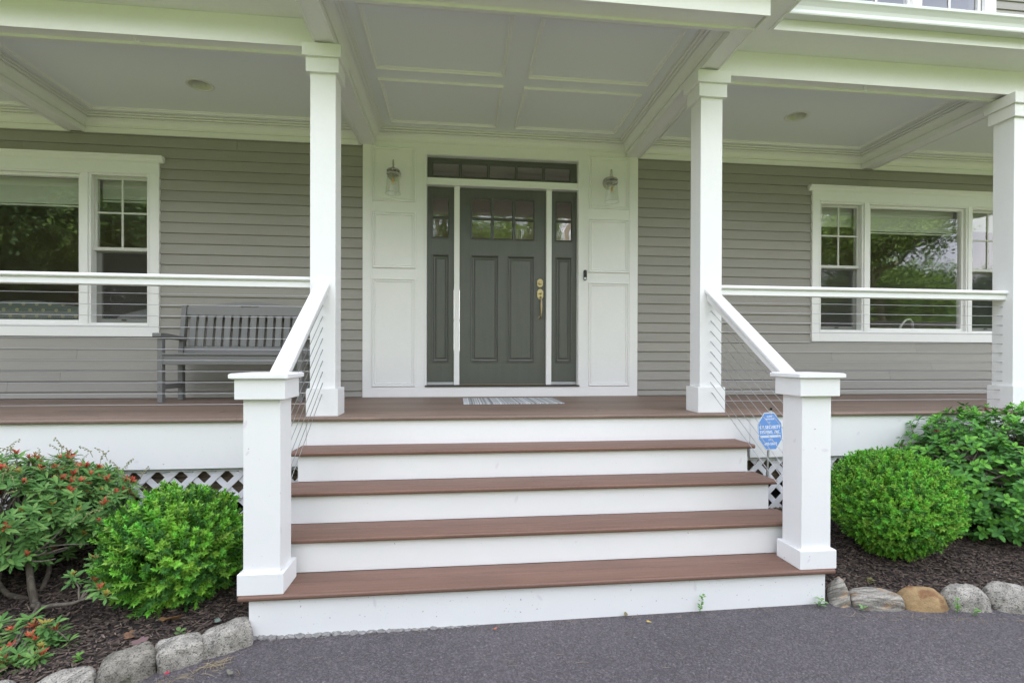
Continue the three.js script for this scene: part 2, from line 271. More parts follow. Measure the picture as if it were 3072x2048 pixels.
  function doubleHung(p, x0, x1, y0, y1, mid, muntins = true) {
    part('jamb', frame4(x0, x1, y0, y1, 0.02, -0.12, 0.012), white, p);
    const a = x0 + 0.0205, b = x1 - 0.0205, m = (a + b) / 2;
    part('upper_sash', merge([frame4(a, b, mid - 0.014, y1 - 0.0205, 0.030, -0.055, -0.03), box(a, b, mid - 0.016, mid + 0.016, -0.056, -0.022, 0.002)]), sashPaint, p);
    pane(a + 0.03, b - 0.03, mid + 0.016, y1 - 0.05, -0.043, p);
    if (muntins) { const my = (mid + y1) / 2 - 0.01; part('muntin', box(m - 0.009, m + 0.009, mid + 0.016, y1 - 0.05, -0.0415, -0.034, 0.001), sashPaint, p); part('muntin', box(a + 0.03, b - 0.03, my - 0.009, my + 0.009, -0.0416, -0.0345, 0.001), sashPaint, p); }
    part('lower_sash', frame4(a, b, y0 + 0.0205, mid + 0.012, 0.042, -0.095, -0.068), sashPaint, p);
    pane(a + 0.042, b - 0.042, y0 + 0.062, mid - 0.03, -0.082, p);
    part('insect_screen', boxUV(tris([[[a + 0.002, y0 + 0.022, -0.062], [b - 0.002, y0 + 0.022, -0.062], [b - 0.002, mid - 0.02, -0.062], [a + 0.002, mid - 0.02, -0.062]]])), screenMesh, p);
    part('sash_lift', box(m - 0.02, m + 0.02, y0 + 0.045, y0 + 0.056, -0.064, -0.05, 0.003), darkMetal, p);
  }
  function tripleWindow(x0, x1, label) {
    const c = 0.09, y0 = 0.598, y1 = 2.275;
    const casing = merge([box(x0, x0 + c, y0, y1 - 0.098, -0.013, 0.030, 0.002), box(x1 - c, x1, y0, y1 - 0.098, -0.013, 0.030, 0.002), box(x0, x1, y1 - 0.098, y1, -0.013, 0.0305, 0.002), box(x0 + c, x1 - c, y0, y0 + 0.1, -0.013, 0.0295, 0.002)]);
    const w = part('window', casing, white, house); w.userData.label = label;
    part('crown', prismX([[-0.013, y1], [0.034, y1], [0.034, y1 + 0.012], [0.040, y1 + 0.014], [0.044, y1 + 0.026], [0.056, y1 + 0.040], [0.066, y1 + 0.046], [0.070, y1 + 0.046], [0.070, y1 + 0.060], [-0.013, y1 + 0.066]], x0 - 0.042, x1 + 0.042), white, w);
    const a = x0 + c, b = x1 - c, d1 = 0.545, d2 = 0.05, Y0 = y0 + 0.1, Y1 = y1 - 0.098;
    part('back_band', vring(a, b, Y0, Y1, [[0, 0.0296], [0, 0.034], [0.010, 0.034], [0.012, 0.026], [0.018, 0.024], [0.018, -0.01]]), white, w);
    for (const s of [a + d1, b - d1 - d2]) part('mullion', box(s, s + d2, Y0 + 0.001, Y1 - 0.001, -0.12, 0.028, 0.003), white, w);
    doubleHung(w, a, a + d1, Y0 + 0.012, Y1 - 0.012, 1.444); doubleHung(w, b - d1, b, Y0 + 0.012, Y1 - 0.012, 1.444);
    const p0 = a + d1 + d2, p1 = b - d1 - d2;
    part('picture_frame', merge([frame4(p0, p1, Y0 + 0.004, Y1 - 0.004, 0.022, -0.10, 0.020, 0.003), frame4(p0 + 0.0225, p1 - 0.0225, Y0 + 0.0265, Y1 - 0.0265, 0.030, -0.06, -0.008, 0.004)]), white, w);
    pane(p0 + 0.05, p1 - 0.05, Y0 + 0.054, Y1 - 0.054, -0.035, w);
    return { a, b, d1, p0, p1, Y0, Y1 };
  }
  const L = tripleWindow(...winL, 'white three-part window with a large middle pane beside the bench');
  const W = tripleWindow(...winR, 'white three-part window with a large middle pane, partly behind a column');
  // back windows that let daylight into the rooms
  for (const [a, b, label] of [[-5.3, -3.7, 'white back window across the room behind the bench side window'], [-1.2, 1.2, 'white back window at the far end of the hall'], [3.7, 5.3, 'white back window across the room behind the right window']]) {
    const w = part('window', frame4(a + 0.001, b - 0.001, 0.501, 2.199, 0.07, -8.13, -8.03), white, house); w.userData.label = label;
    part('mullion', box((a + b) / 2 - 0.03, (a + b) / 2 + 0.03, 0.572, 2.128, -8.10, -8.05, 0.002), white, w); part('muntin', box(a + 0.072, b - 0.072, 1.33, 1.37, -8.095, -8.055, 0.002), white, w); pane(a + 0.07, b - 0.07, 0.57, 2.13, -8.08, w);
  }
  // upstairs window over the porch roof
  {
    const w = part('window', merge([box(3.70, 3.84, 4.30, 5.85, -0.013, 0.03), box(5.60, 5.742, 4.30, 5.85, -0.013, 0.03), box(3.84, 5.60, 4.28, 4.42, -0.013, 0.035), box(3.84, 5.60, 5.75, 5.85, -0.013, 0.03), box(4.69, 4.80, 4.421, 5.749, -0.12, 0.02)]), white, house);
    w.userData.label = 'white double window upstairs above the gutter';
    for (const [a, b] of [[3.845, 4.688], [4.802, 5.595]]) {
      part('sash', frame4(a, b, 4.425, 5.745, 0.035, -0.06, -0.02), white, w); pane(a + 0.035, b - 0.035, 4.46, 5.71, -0.04, w);
      part('muntin', box((a + b) / 2 - 0.012, (a + b) / 2 + 0.012, 4.46, 5.71, -0.038, -0.03, 0.001), white, w);
    }
  }
  // ---- the entry: white panelled surround
  const S = 0.024;
  const surround = part('entry_surround', merge([
    box(-1.428, -1.337, 0.001, 2.6, -0.013, S + 0.004), box(1.352, 1.443, 0.001, 2.6, -0.013, S + 0.004),
    box(-1.337, 1.352, 0.001, 0.104, -0.013, S + 0.006), box(-1.337, -0.80, 0.104, 2.6, -0.013, S), box(0.80, 1.352, 0.104, 2.6, -0.013, S), box(-0.80, 0.80, 2.488, 2.6, -0.013, S)]), white, house);
  const mould = [[0, 0], [0, 0.012], [0.005, 0.017], [0.012, 0.016], [0.015, 0.003], [0.024, 0.003], [0.026, 0.009], [0.032, 0.009], [0.036, 0.002], [0.037, -0.002]];
  for (const [x0, x1] of [[-1.333, -0.902], [0.906, 1.346]]) for (const [y0, y1] of [[0.108, 1.205], [1.311, 1.883], [1.988, 2.545]])
    part('panel_moulding', ring(x0, x1, y0, y1, mould, (u, v, d) => [u, v, S + d]), white, surround);
  // door frame: bead round the opening, transom bar, two posts, sill
  const fr = part('door_frame', merge([
    ring(-0.806, 0.806, 0.10, 2.494, [[0, S], [0, S + 0.012], [0.010, S + 0.014], [0.014, S + 0.006], [0.017, S + 0.004], [0.017, -0.12]], (u, v, d) => [u, v, d]),
    box(-0.789, 0.789, 2.176, 2.199, -0.10, 0.030, 0.002), box(-0.789, 0.789, 2.199, 2.250, -0.10, 0.020, 0.002)]), white, house);
  for (const s of [-1, 1]) part('post', box(s * 0.483 - 0.028, s * 0.483 + 0.028, 0.121, 2.176, -0.10, 0.006, 0.003), white, fr);
  part('sill', box(-0.806, 0.806, 0.104, 0.120, -0.12, 0.046, 0.003), darkMetal, fr);
  // slab with holes for its panes; mouldings, raised panels
  function slab(name, x0, x1, y0, y1, z, panes, panels, owner, label) {
    const sh = new THREE.Shape([[x0, y0], [x1, y0], [x1, y1], [x0, y1]].map((p) => new THREE.Vector2(...p)));
    for (const [a, b, c, d] of [...panes, ...panels]) sh.holes.push(new THREE.Path([[a, c], [a, d], [b, d], [b, c]].map((p) => new THREE.Vector2(...p))));
    const g = new THREE.ExtrudeGeometry(sh, { depth: 0.042, bevelEnabled: false }); g.translate(0, 0, z - 0.042);
    const m = part(name, boxUV(g), doorGreen, owner); if (label) m.userData.label = label;
    for (const [a, b, c, d] of panes) {
      part('glazing_bead', ring(a, b, c, d, [[-0.014, z], [-0.014, z + 0.007], [-0.008, z + 0.010], [-0.001, z + 0.006], [0.004, z - 0.004], [0.005, z - 0.02]], (u, v, e) => [u, v, e]), doorGreen, m);
      part('pane', boxUV(tris([[[a, c, z - 0.012], [b, c, z - 0.012], [b, d, z - 0.012], [a, d, z - 0.012]]]), 5), doorGlass, m);
    }
    for (const [a, b, c, d] of panels) {
      part('panel_moulding', ring(a, b, c, d, [[-0.010, z], [-0.010, z + 0.006], [-0.003, z + 0.008], [0.004, z + 0.002], [0.012, z - 0.012], [0.020, z - 0.014]], (u, v, e) => [u, v, e]), doorGreen, m);
      part('panel', merge([ring(a, b, c, d, [[0.0195, z - 0.014], [0.026, z - 0.014], [0.040, z - 0.004]], (u, v, e) => [u, v, e]), boxUV(tris([[[a + 0.04, c + 0.04, z - 0.004], [b - 0.04, c + 0.04, z - 0.004], [b - 0.04, d - 0.04, z - 0.004], [a + 0.04, d - 0.04, z - 0.004]]]))]), doorGreen, m);
    }
    return m;
  }
  const doorGlass = phys({ color: lin(0.9, 0.9, 0.9), transmission: 1, roughness: 0.02, ior: 2.5, thickness: 0, bumpMap: glassBump, bumpScale: 0.002 });
  const cols = [[-0.327, -0.127], [-0.100, 0.100], [0.127, 0.327]], rows = [[1.655, 1.850], [1.870, 2.066]];
  const door = slab('front_door', -0.453, 0.453, 0.128, 2.172, -0.04, cols.flatMap(([a, b]) => rows.map(([c, d]) => [a, b, c, d])), [[-0.330, -0.050, 0.363, 1.467], [0.050, 0.330, 0.363, 1.467]], house, 'dark green front door with six small panes and two tall panels');
  for (const s of [-1, 1]) {
    const a = s < 0 ? -0.787 : 0.513, sl = slab('sidelight', a, a + 0.274, 0.150, 2.172, -0.04, rows.map(([c, d]) => [a + 0.055, a + 0.219, c, d]), [[a + 0.055, a + 0.219, 0.363, 1.467]], house);
    part('weather_strip', box(a, a + 0.274, 0.121, 0.149, -0.078, -0.036, 0.002), aluminium, sl);
  }
  slab('transom', -0.787, 0.787, 2.252, 2.474, -0.04, [-0.732, -0.438, -0.145, 0.149, 0.443].map((a) => [a, a + 0.272, 2.288, 2.424]), [], house, 'dark green transom with five small panes over the door');
  part('door_sweep', box(-0.453, 0.453, 0.121, 0.127, -0.078, -0.034, 0.001), oldBrass, door);
  // lock set
  const plate = (h, w) => { const s = new THREE.Shape(), k = w / 2, t = h / 2; s.moveTo(-k, -t * 0.55); s.lineTo(-k, t * 0.55); s.lineTo(-k * 0.82, t * 0.60); s.bezierCurveTo(-k * 0.7, t * 1.13, k * 0.7, t * 1.13, k * 0.82, t * 0.60); s.lineTo(k, t * 0.55); s.lineTo(k, -t * 0.55); s.lineTo(k * 0.82, -t * 0.60); s.bezierCurveTo(k * 0.7, -t * 1.13, -k * 0.7, -t * 1.13, -k * 0.82, -t * 0.60); s.closePath(); return new THREE.ExtrudeGeometry(s, { depth: 0.005, bevelEnabled: true, bevelSize: 0.003, bevelThickness: 0.003, bevelSegments: 2, curveSegments: 10 }); };
  part('deadbolt', merge([at(plate(0.084, 0.056), 0.394, 1.196, -0.037), at(lathe([[0, 0.022], [0.012, 0.022], [0.014, 0.020], [0.019, 0.016], [0.020, 0]], 20), 0.394, 1.196, -0.034, Math.PI / 2)]), brass, door);
  const grip = part('door_handle', merge([at(plate(0.108, 0.060), 0.396, 1.078, -0.037)]), brass, door);
  grip.userData.label = 'brass door handle with turned grip';
  part('thumb_latch', merge([box(0.384, 0.412, 1.085, 1.091, -0.034, 0.004, 0.002), box(0.392, 0.404, 1.074, 1.086, -0.034, -0.012, 0.002)]), oldBrass, door);
  part('pull', merge([tube([[0.396, 1.045, -0.03], [0.398, 1.045, -0.005], [0.401, 1.038, 0.008], [0.402, 1.020, 0.012]], [0.010, 0.007, 0.006, 0.006], 10), at(lathe([[0.0055, -0.085], [0.006, -0.075], [0.0095, -0.072], [0.0095, -0.068], [0.007, -0.064], [0.010, -0.060], [0.0085, -0.054], [0.0115, -0.02], [0.012, 0.01], [0.010, 0.04], [0.0085, 0.050], [0.010, 0.054], [0.0095, 0.060], [0.0065, 0.064], [0.0055, 0.075]], 14), 0.402, 0.945, 0.012), tube([[0.402, 0.87, 0.012], [0.401, 0.845, 0.008], [0.397, 0.832, -0.008], [0.396, 0.830, -0.034]], [0.006, 0.007, 0.008, 0.011], 10), at(lathe([[0, 0.006], [0.014, 0.006], [0.017, 0]], 18), 0.396, 0.83, -0.039, Math.PI / 2)]), oldBrass, door);
  WIN = { L, W };
}

// ================================================================ PORCH
const ZC = 1.65, XL = -1.396, XR = 1.416;      // column centres
const porch = thing('porch', 'white covered front porch with brown deck boards and square columns', 'porch', [0, -0.97, 1.0]);
{
  const R = rng(202), X0 = -7.4, X1 = 7.4;
  // ---- deck: boards run along the front, a nosed board at the edge
  const framing = part('deck', merge([box(X0, X1, -0.30, -0.032, 1.60, 1.705, 0), box(X0, X1, -0.20, -0.032, 0.0, 0.04, 0), ...[-6, -4, -2, 0, 2, 4, 6].map((x) => box(x - 0.02, x + 0.02, -0.24, -0.032, 0.04, 1.60, 0))]), timber, porch);
  const bw = 0.1365, gap = 0.005;
  const deckBoard = (x0, x1, z0, z1, m) => part('deck_board', box(x0, x1, -0.028, 0, z0, z1, 0.003, 4), m, framing);
  for (let k = 0; k < 12; k++) {
    const z0 = 0.031 + k * (bw + gap); let x = X0;
    const cuts = k % 3 === 0 ? [-2.2, 2.9] : k % 3 === 1 ? [-4.6, 0.6, 5.2] : [-3.4, 1.9];
    for (const c of [...cuts, X1]) { deckBoard(x, c - 0.0012, z0, z0 + bw, deckMats[R() * 3 | 0]); x = c + 0.0012; }
  }
  const nose = (z1, z0, y) => [[z0, y - 0.028], [z1 - 0.012, y - 0.028], [z1 - 0.004, y - 0.025], [z1, y - 0.017], [z1, y - 0.009], [z1 - 0.004, y - 0.002], [z1 - 0.012, y], [z0, y]];
  for (const [a, b] of [[X0, -1.93], [-1.928, 2.35], [2.352, X1]]) part('edge_board', prismX(nose(1.818, 0.031 + 12 * (bw + gap), 0), a, b, 4), deckMats[0], framing);
  // ---- white skirt board, lattice below
  for (const [a, b] of [[X0, -1.49], [1.70, X1]]) part('skirt_board', box(a, b, -0.335, -0.0285, 1.762, 1.792, 0.002, 3), whiteSpeck, porch);
  part('skirt_board', box(-1.488, 1.698, -0.22, -0.0285, 1.7615, 1.7915, 0.002, 3), white, porch);
  part('rim_beam', box(-4.6, 4.6, -0.52, -0.31, 1.62, 1.70, 0.004), timber, porch);
  part('support_post', merge([-4.2, -2.9, -1.6, 1.7, 3.0, 4.2].map((x) => box(x - 0.045, x + 0.045, -1.1, -0.31, 1.50, 1.59, 0.004))), timber, porch);
  for (const [a, b] of [[-4.5, -1.50], [1.56, 4.5]]) {
    const lat = part('lattice', merge([box(a, b, -0.36, -0.334, 1.736, 1.758, 0.001)]), latticeWhite, porch), pitch = 0.1455, yb = -0.98, yt = -0.337, H = yt - yb, hw = 0.0195 * Math.SQRT2;
    for (const d of [1, -1]) for (let s = a - H; s < b + H; s += pitch) {
      // band between the lines x = s + d (y - yb) -+ hw, cut at the ends of the panel
      const lo = (y) => s + d * (y - yb) - hw, hi = (y) => s + d * (y - yb) + hw;
      let poly = [[lo(yb), yb], [hi(yb), yb], [hi(yt), yt], [lo(yt), yt]];
      const clip = (p, f) => { const o = []; p.forEach((q, i) => { const n = p[(i + 1) % p.length], fa = f(q), fb = f(n); if (fa >= 0) o.push(q); if (fa * fb < 0) { const t = fa / (fa - fb); o.push([lerp(q[0], n[0], t), lerp(q[1], n[1], t)]); } }); return o; };
      poly = clip(clip(poly, (q) => q[0] - a), (q) => b - q[0]);
      if (poly.length < 3) continue;
      const z = d > 0 ? 1.746 : 1.7385;
      const g = prismZ(poly, z, z + 0.007);
      { const uv = g.attributes.uv, p = g.attributes.position; for (let i = 0; i < uv.count; i++) { const x = p.getX(i), y = p.getY(i); uv.setXY(i, (x - d * y) * Math.SQRT1_2, (x + d * y) * Math.SQRT1_2); } }
      part('slat', g, latticeWhite, lat);
    }
  }
  // ---- columns
  const columns = [[-4.08, 'white square column at the far end of the bench side'], [XL, 'white square column between bench and front door'], [XR, 'white square column between front door and right window'], [4.065, 'white square column at the right end, in front of a window']];
  for (const [x] of columns) {
    const h = 0.085, c = part('column', box(x - h, x + h, 0.19, YT - 0.19, ZC - h, ZC + h, 0.0025), white, porch);
    part('plinth', box(x - 0.106, x + 0.106, 0.0005, 0.19, ZC - 0.106, ZC + 0.106, 0.0025), white, c);
    part('capital', box(x - 0.109, x + 0.109, YT - 0.19, YT - 0.092, ZC - 0.109, ZC + 0.109, 0.0025), white, c);
    part('abacus', box(x - 0.129, x + 0.129, YT - 0.092, YT - 0.004, ZC - 0.129, ZC + 0.129, 0.0025), white, c);
  }
  // ---- beams: boxed, with a bottom board set up between the two cheeks
  const BH = 0.064, CY = 2.715, SY = 2.735;   // half width, ceiling, soffit
  const beamX = (x0, x1, zc) => { const b = part('beam', box(x0, x1, YT + 0.018, YT + 0.030, zc - BH + 0.012, zc + BH - 0.012, 0), white, porch); part('beam_face', box(x0, x1, YT, SY, zc + BH - 0.012, zc + BH, 0.002), white, b); part('beam_face', box(x0, x1, YT, CY + 0.02, zc - BH, zc - BH + 0.012, 0.002), white, b); return b; };
  const beamZ = (z0, z1, xc, top) => { const b = part('beam', box(xc - BH + 0.012, xc + BH - 0.012, YT + 0.008, YT + 0.020, z0, z1, 0), white, porch); for (const s of [-1, 1]) part('beam_face', box(Math.min(xc + s * BH, xc + s * (BH - 0.012)), Math.max(xc + s * BH, xc + s * (BH - 0.012)), YT, top, z0, z1, 0.002), white, b); return b; };
  const zf = ZC; // porch front beam
  beamX(X0, XL + 0.011 - BH, zf); beamX(XR - 0.029 + BH, X1, zf);
  const ZP0 = 2.236, ZP1 = 2.404;             // portico front beam
  beamZ(0.021, ZC - BH - 0.001, -4.08, CY + 0.02); beamZ(0.021, ZC - BH - 0.001, 4.13, CY + 0.02);
  beamZ(0.021, ZP0 + 0.012, XL + 0.012, CY + 0.02); beamZ(0.021, ZP0 + 0.012, XR - 0.03, CY + 0.02);
  {
    const b = part('beam', box(XL - 0.04, XR + 0.03, YT + 0.018, YT + 0.030, ZP0 + 0.012, ZP1 - 0.014, 0), white, porch);
    part('beam_face', box(XL - 0.055, XR + 0.05, YT, 2.96, ZP1 - 0.014, ZP1, 0.002), white, b);
    part('beam_face', box(XL + 0.012 + BH, XR - 0.03 - BH, YT, CY + 0.02, ZP0, ZP0 + 0.012, 0.002), white, b);
    for (const x of [XL - 0.055, XR + 0.036]) part('beam_face', box(x, x + 0.014, YT + 0.001, SY, ZP0 + 0.013, ZP1 - 0.015, 0.002), white, b);
  }
  // ---- ceilings with crown moulding on the wall and the beams
  const bays = [[X0, -4.08 - BH, 0.012, zf - BH, 0], [-4.08 + BH, XL + 0.012 - BH, 0.012, zf - BH, 0], [XL + 0.012 + BH, XR - 0.03 - BH, 0.012, ZP0, 1], [XR - 0.03 + BH, 4.13 - BH, 0.012, zf - BH, 0], [4.13 + BH, X1, 0.012, zf - BH, 0]];
  for (const [x0, x1, z0, z1, centre] of bays) {
    const sh = new THREE.Shape([[x0 - 0.05, -z0 + 0.02], [x1 + 0.05, -z0 + 0.02], [x1 + 0.05, -z1 - 0.05], [x0 - 0.05, -z1 - 0.05]].map((q) => new THREE.Vector2(...q)));
    for (const [hx, hz] of [[-2.655, 0.725], [2.735, 0.80]]) if (hx > x0 && hx < x1 && !centre) { const h = new THREE.Path(); h.absarc(hx, -hz, 0.087, 0, Math.PI * 2, true); sh.holes.push(h); }
    const c = part('ceiling', boxUV(new THREE.ShapeGeometry(sh, 36).rotateX(Math.PI / 2 * -1).translate(0, CY, 0)), ceilingPaint, porch);
    // frieze + crown: [inset, height]
    const prof = [[0.0005, YT], [0.014, YT], [0.014, YT + 0.048], [0.008, YT + 0.048], [0.008, YT + 0.053], [0.021, YT + 0.053], [0.024, YT + 0.058], [0.024, YT + 0.065], [0.017, YT + 0.067], [0.021, YT + 0.080], [0.031, YT + 0.098], [0.047, YT + 0.113], [0.061, YT + 0.119], [0.061, YT + 0.126], [0.050, YT + 0.127], [0.050, YT + 0.132], [0.076, YT + 0.132], [0.080, YT + 0.137], [0.080, YT + 0.143], [0.069, YT + 0.144], [0.069, YT + 0.149], [0.095, YT + 0.149], [0.099, YT + 0.154], [0.099, YT + 0.160], [0.090, YT + 0.161], [0.090, YT + 0.165], [0.114, YT + 0.165], [0.114, YT + 0.170]];
    part('crown_moulding', ring(x0, x1, z0, z1, prof, (u, v, h) => [u, h, v]), white, c);
    const bead = [[0, CY], [0, CY - 0.014], [0.004, CY - 0.020], [0.012, CY - 0.020], [0.015, CY - 0.013], [0.016, CY - 0.007], [0.026, CY - 0.006], [0.030, CY]];
    if (!centre) part('ceiling_bead', ring(x0 + 0.165, x1 - 0.165, z0 + 0.165, z1 - 0.165, bead, (u, v, h) => [u, h, v]), white, c);
    else for (const [a, b] of [[-1.132, -0.09], [0.088, 1.132]]) for (const [d, e] of [[0.225, 1.03], [1.185, 1.98]]) part('coffer_moulding', ring(a, b, d, e, bead.map(([i, h]) => [i * 1.15, h]), (u, v, h) => [u, h, v]), white, c);
  }
  // ---- soffit, fascia, gutter, roofs
  const ZS = 1.985, XP = 1.715;
  for (const [a, b] of [[X0, -XP], [XP, X1]]) {
    const s = part('soffit', box(a, b, SY, SY + 0.012, ZC + BH - 0.005, ZS, 0), white, porch);
    part('fascia', box(a, b, SY - 0.010, 2.815, ZS, ZS + 0.02, 0.002, 2), white, s);
    const g = [[2.008, 2.806], [2.012, 2.800], [2.075, 2.788], [2.094, 2.788], [2.098, 2.796], [2.098, 2.806], [2.088, 2.816], [2.086, 2.826], [2.094, 2.846], [2.112, 2.866], [2.124, 2.876], [2.126, 2.894], [2.118, 2.894], [2.118, 2.882], [2.100, 2.872], [2.012, 2.872]];
    part('gutter', prismX(g, a > 0 ? a + 0.07 : a, a > 0 ? b : b - 0.07), gutterWhite, s);
    if (a > 0) for (const x of [1.86]) part('gutter_joint', prismX(g.map(([z, y]) => [2.06 + (z - 2.06) * 1.02, 2.84 + (y - 2.84) * 1.02]), x, x + 0.018), gutterWhite, s);
    part('porch_roof', prismX([[-0.012, 2.76], [ZS + 0.022, 2.83], [2.08, 2.886], [-0.012, 3.50]], a, b), roofing, porch);
  }
  for (const s of [-1, 1]) {
    const e = s < 0 ? [-XP, XL - BH + 0.016] : [XR - 0.030 + BH, XP], w = part('soffit', box(e[0] + (s > 0 ? 0.001 : 0), e[1] - (s < 0 ? 0.001 : 0), SY + 0.001, SY + 0.013, ZC + BH - 0.004, 2.62, 0), white, porch);
    part('fascia', box(s < 0 ? -XP - 0.02 : XP, s < 0 ? -XP : XP + 0.02, SY - 0.012, 2.90, ZS + 0.021, 2.64, 0.002), white, w);
  }
  part('portico_roof', merge([prismZ([[-XP - 0.06, 2.88], [XP + 0.06, 2.88], [XP + 0.06, 2.93], [0, 3.74], [-XP - 0.06, 2.93]], -0.012, 2.60)]), roofing, porch);
  part('pediment', merge([prismZ([[-XP + 0.02, 2.765], [XP - 0.02, 2.765], [XP - 0.02, 2.90], [0, 3.66], [-XP + 0.02, 2.90]], 2.601, 2.62), box(-XP, XP, 2.748, 2.762, 2.405, 2.62, 0)]), white, porch);
  // ---- hooks under the front beam
  const hook = (x, z) => part('ceiling_hook', merge([at(lathe([[0.011, 0], [0.011, -0.004], [0.005, -0.008], [0, -0.008]], 12), x, YT + 0.018, z), tube([[x, YT + 0.016, z], [x, YT - 0.004, z], [x - 0.004, YT - 0.014, z], [x - 0.014, YT - 0.020, z], [x - 0.024, YT - 0.014, z], [x - 0.027, YT - 0.004, z]].map(([a, b, c]) => [2 * x - a, b, c]), [0.004, 0.004, 0.004, 0.004, 0.004, 0.003], 8)]), white, porch);
  hook(-2.64, 1.66); hook(2.72, 1.66);
  // ---- railings: moulded top rail, eleven steel cables each
  const railProfile = (zc, top) => [[-0.050, -0.006], [-0.046, 0], [0.046, 0], [0.050, -0.006], [0.050, -0.020], [0.044, -0.026], [0.026, -0.029], [0.026, -0.036], [0.030, -0.038], [0.030, -0.070], [0.026, -0.074], [-0.026, -0.074], [-0.030, -0.070], [-0.030, -0.038], [-0.026, -0.036], [-0.026, -0.029], [-0.044, -0.026], [-0.050, -0.020]].map(([a, b]) => [zc + a, top + b]);
  for (const [a, b, label] of [[-4.08 + 0.0855, XL - 0.0855, 'cable railing in front of the bench'], [XR + 0.0855, 4.065 - 0.0855, 'cable railing in front of the right window'], [X0, -4.08 - 0.0855, ''], [4.065 + 0.0855, X1, '']]) {
    const rail = part('railing', prismX(railProfile(ZC, 0.962), a, b), railWhite, porch); if (label) rail.userData.label = label;
    for (let k = 0; k < 11; k++) { const y = 0.078 + 0.0757 * k, o = k < 2 ? 0.021 : 0; part('cable', merge([tube([[a + o - 0.002, y, ZC], [b - o + 0.002, y, ZC]], 0.0021, 6), tube([[b - o - 0.05, y, ZC], [b - o + 0.001, y, ZC]], 0.0038, 6), tube([[a + o - 0.001, y, ZC], [a + o + 0.05, y, ZC]], 0.0038, 6)]), steel, rail); }
  }
}

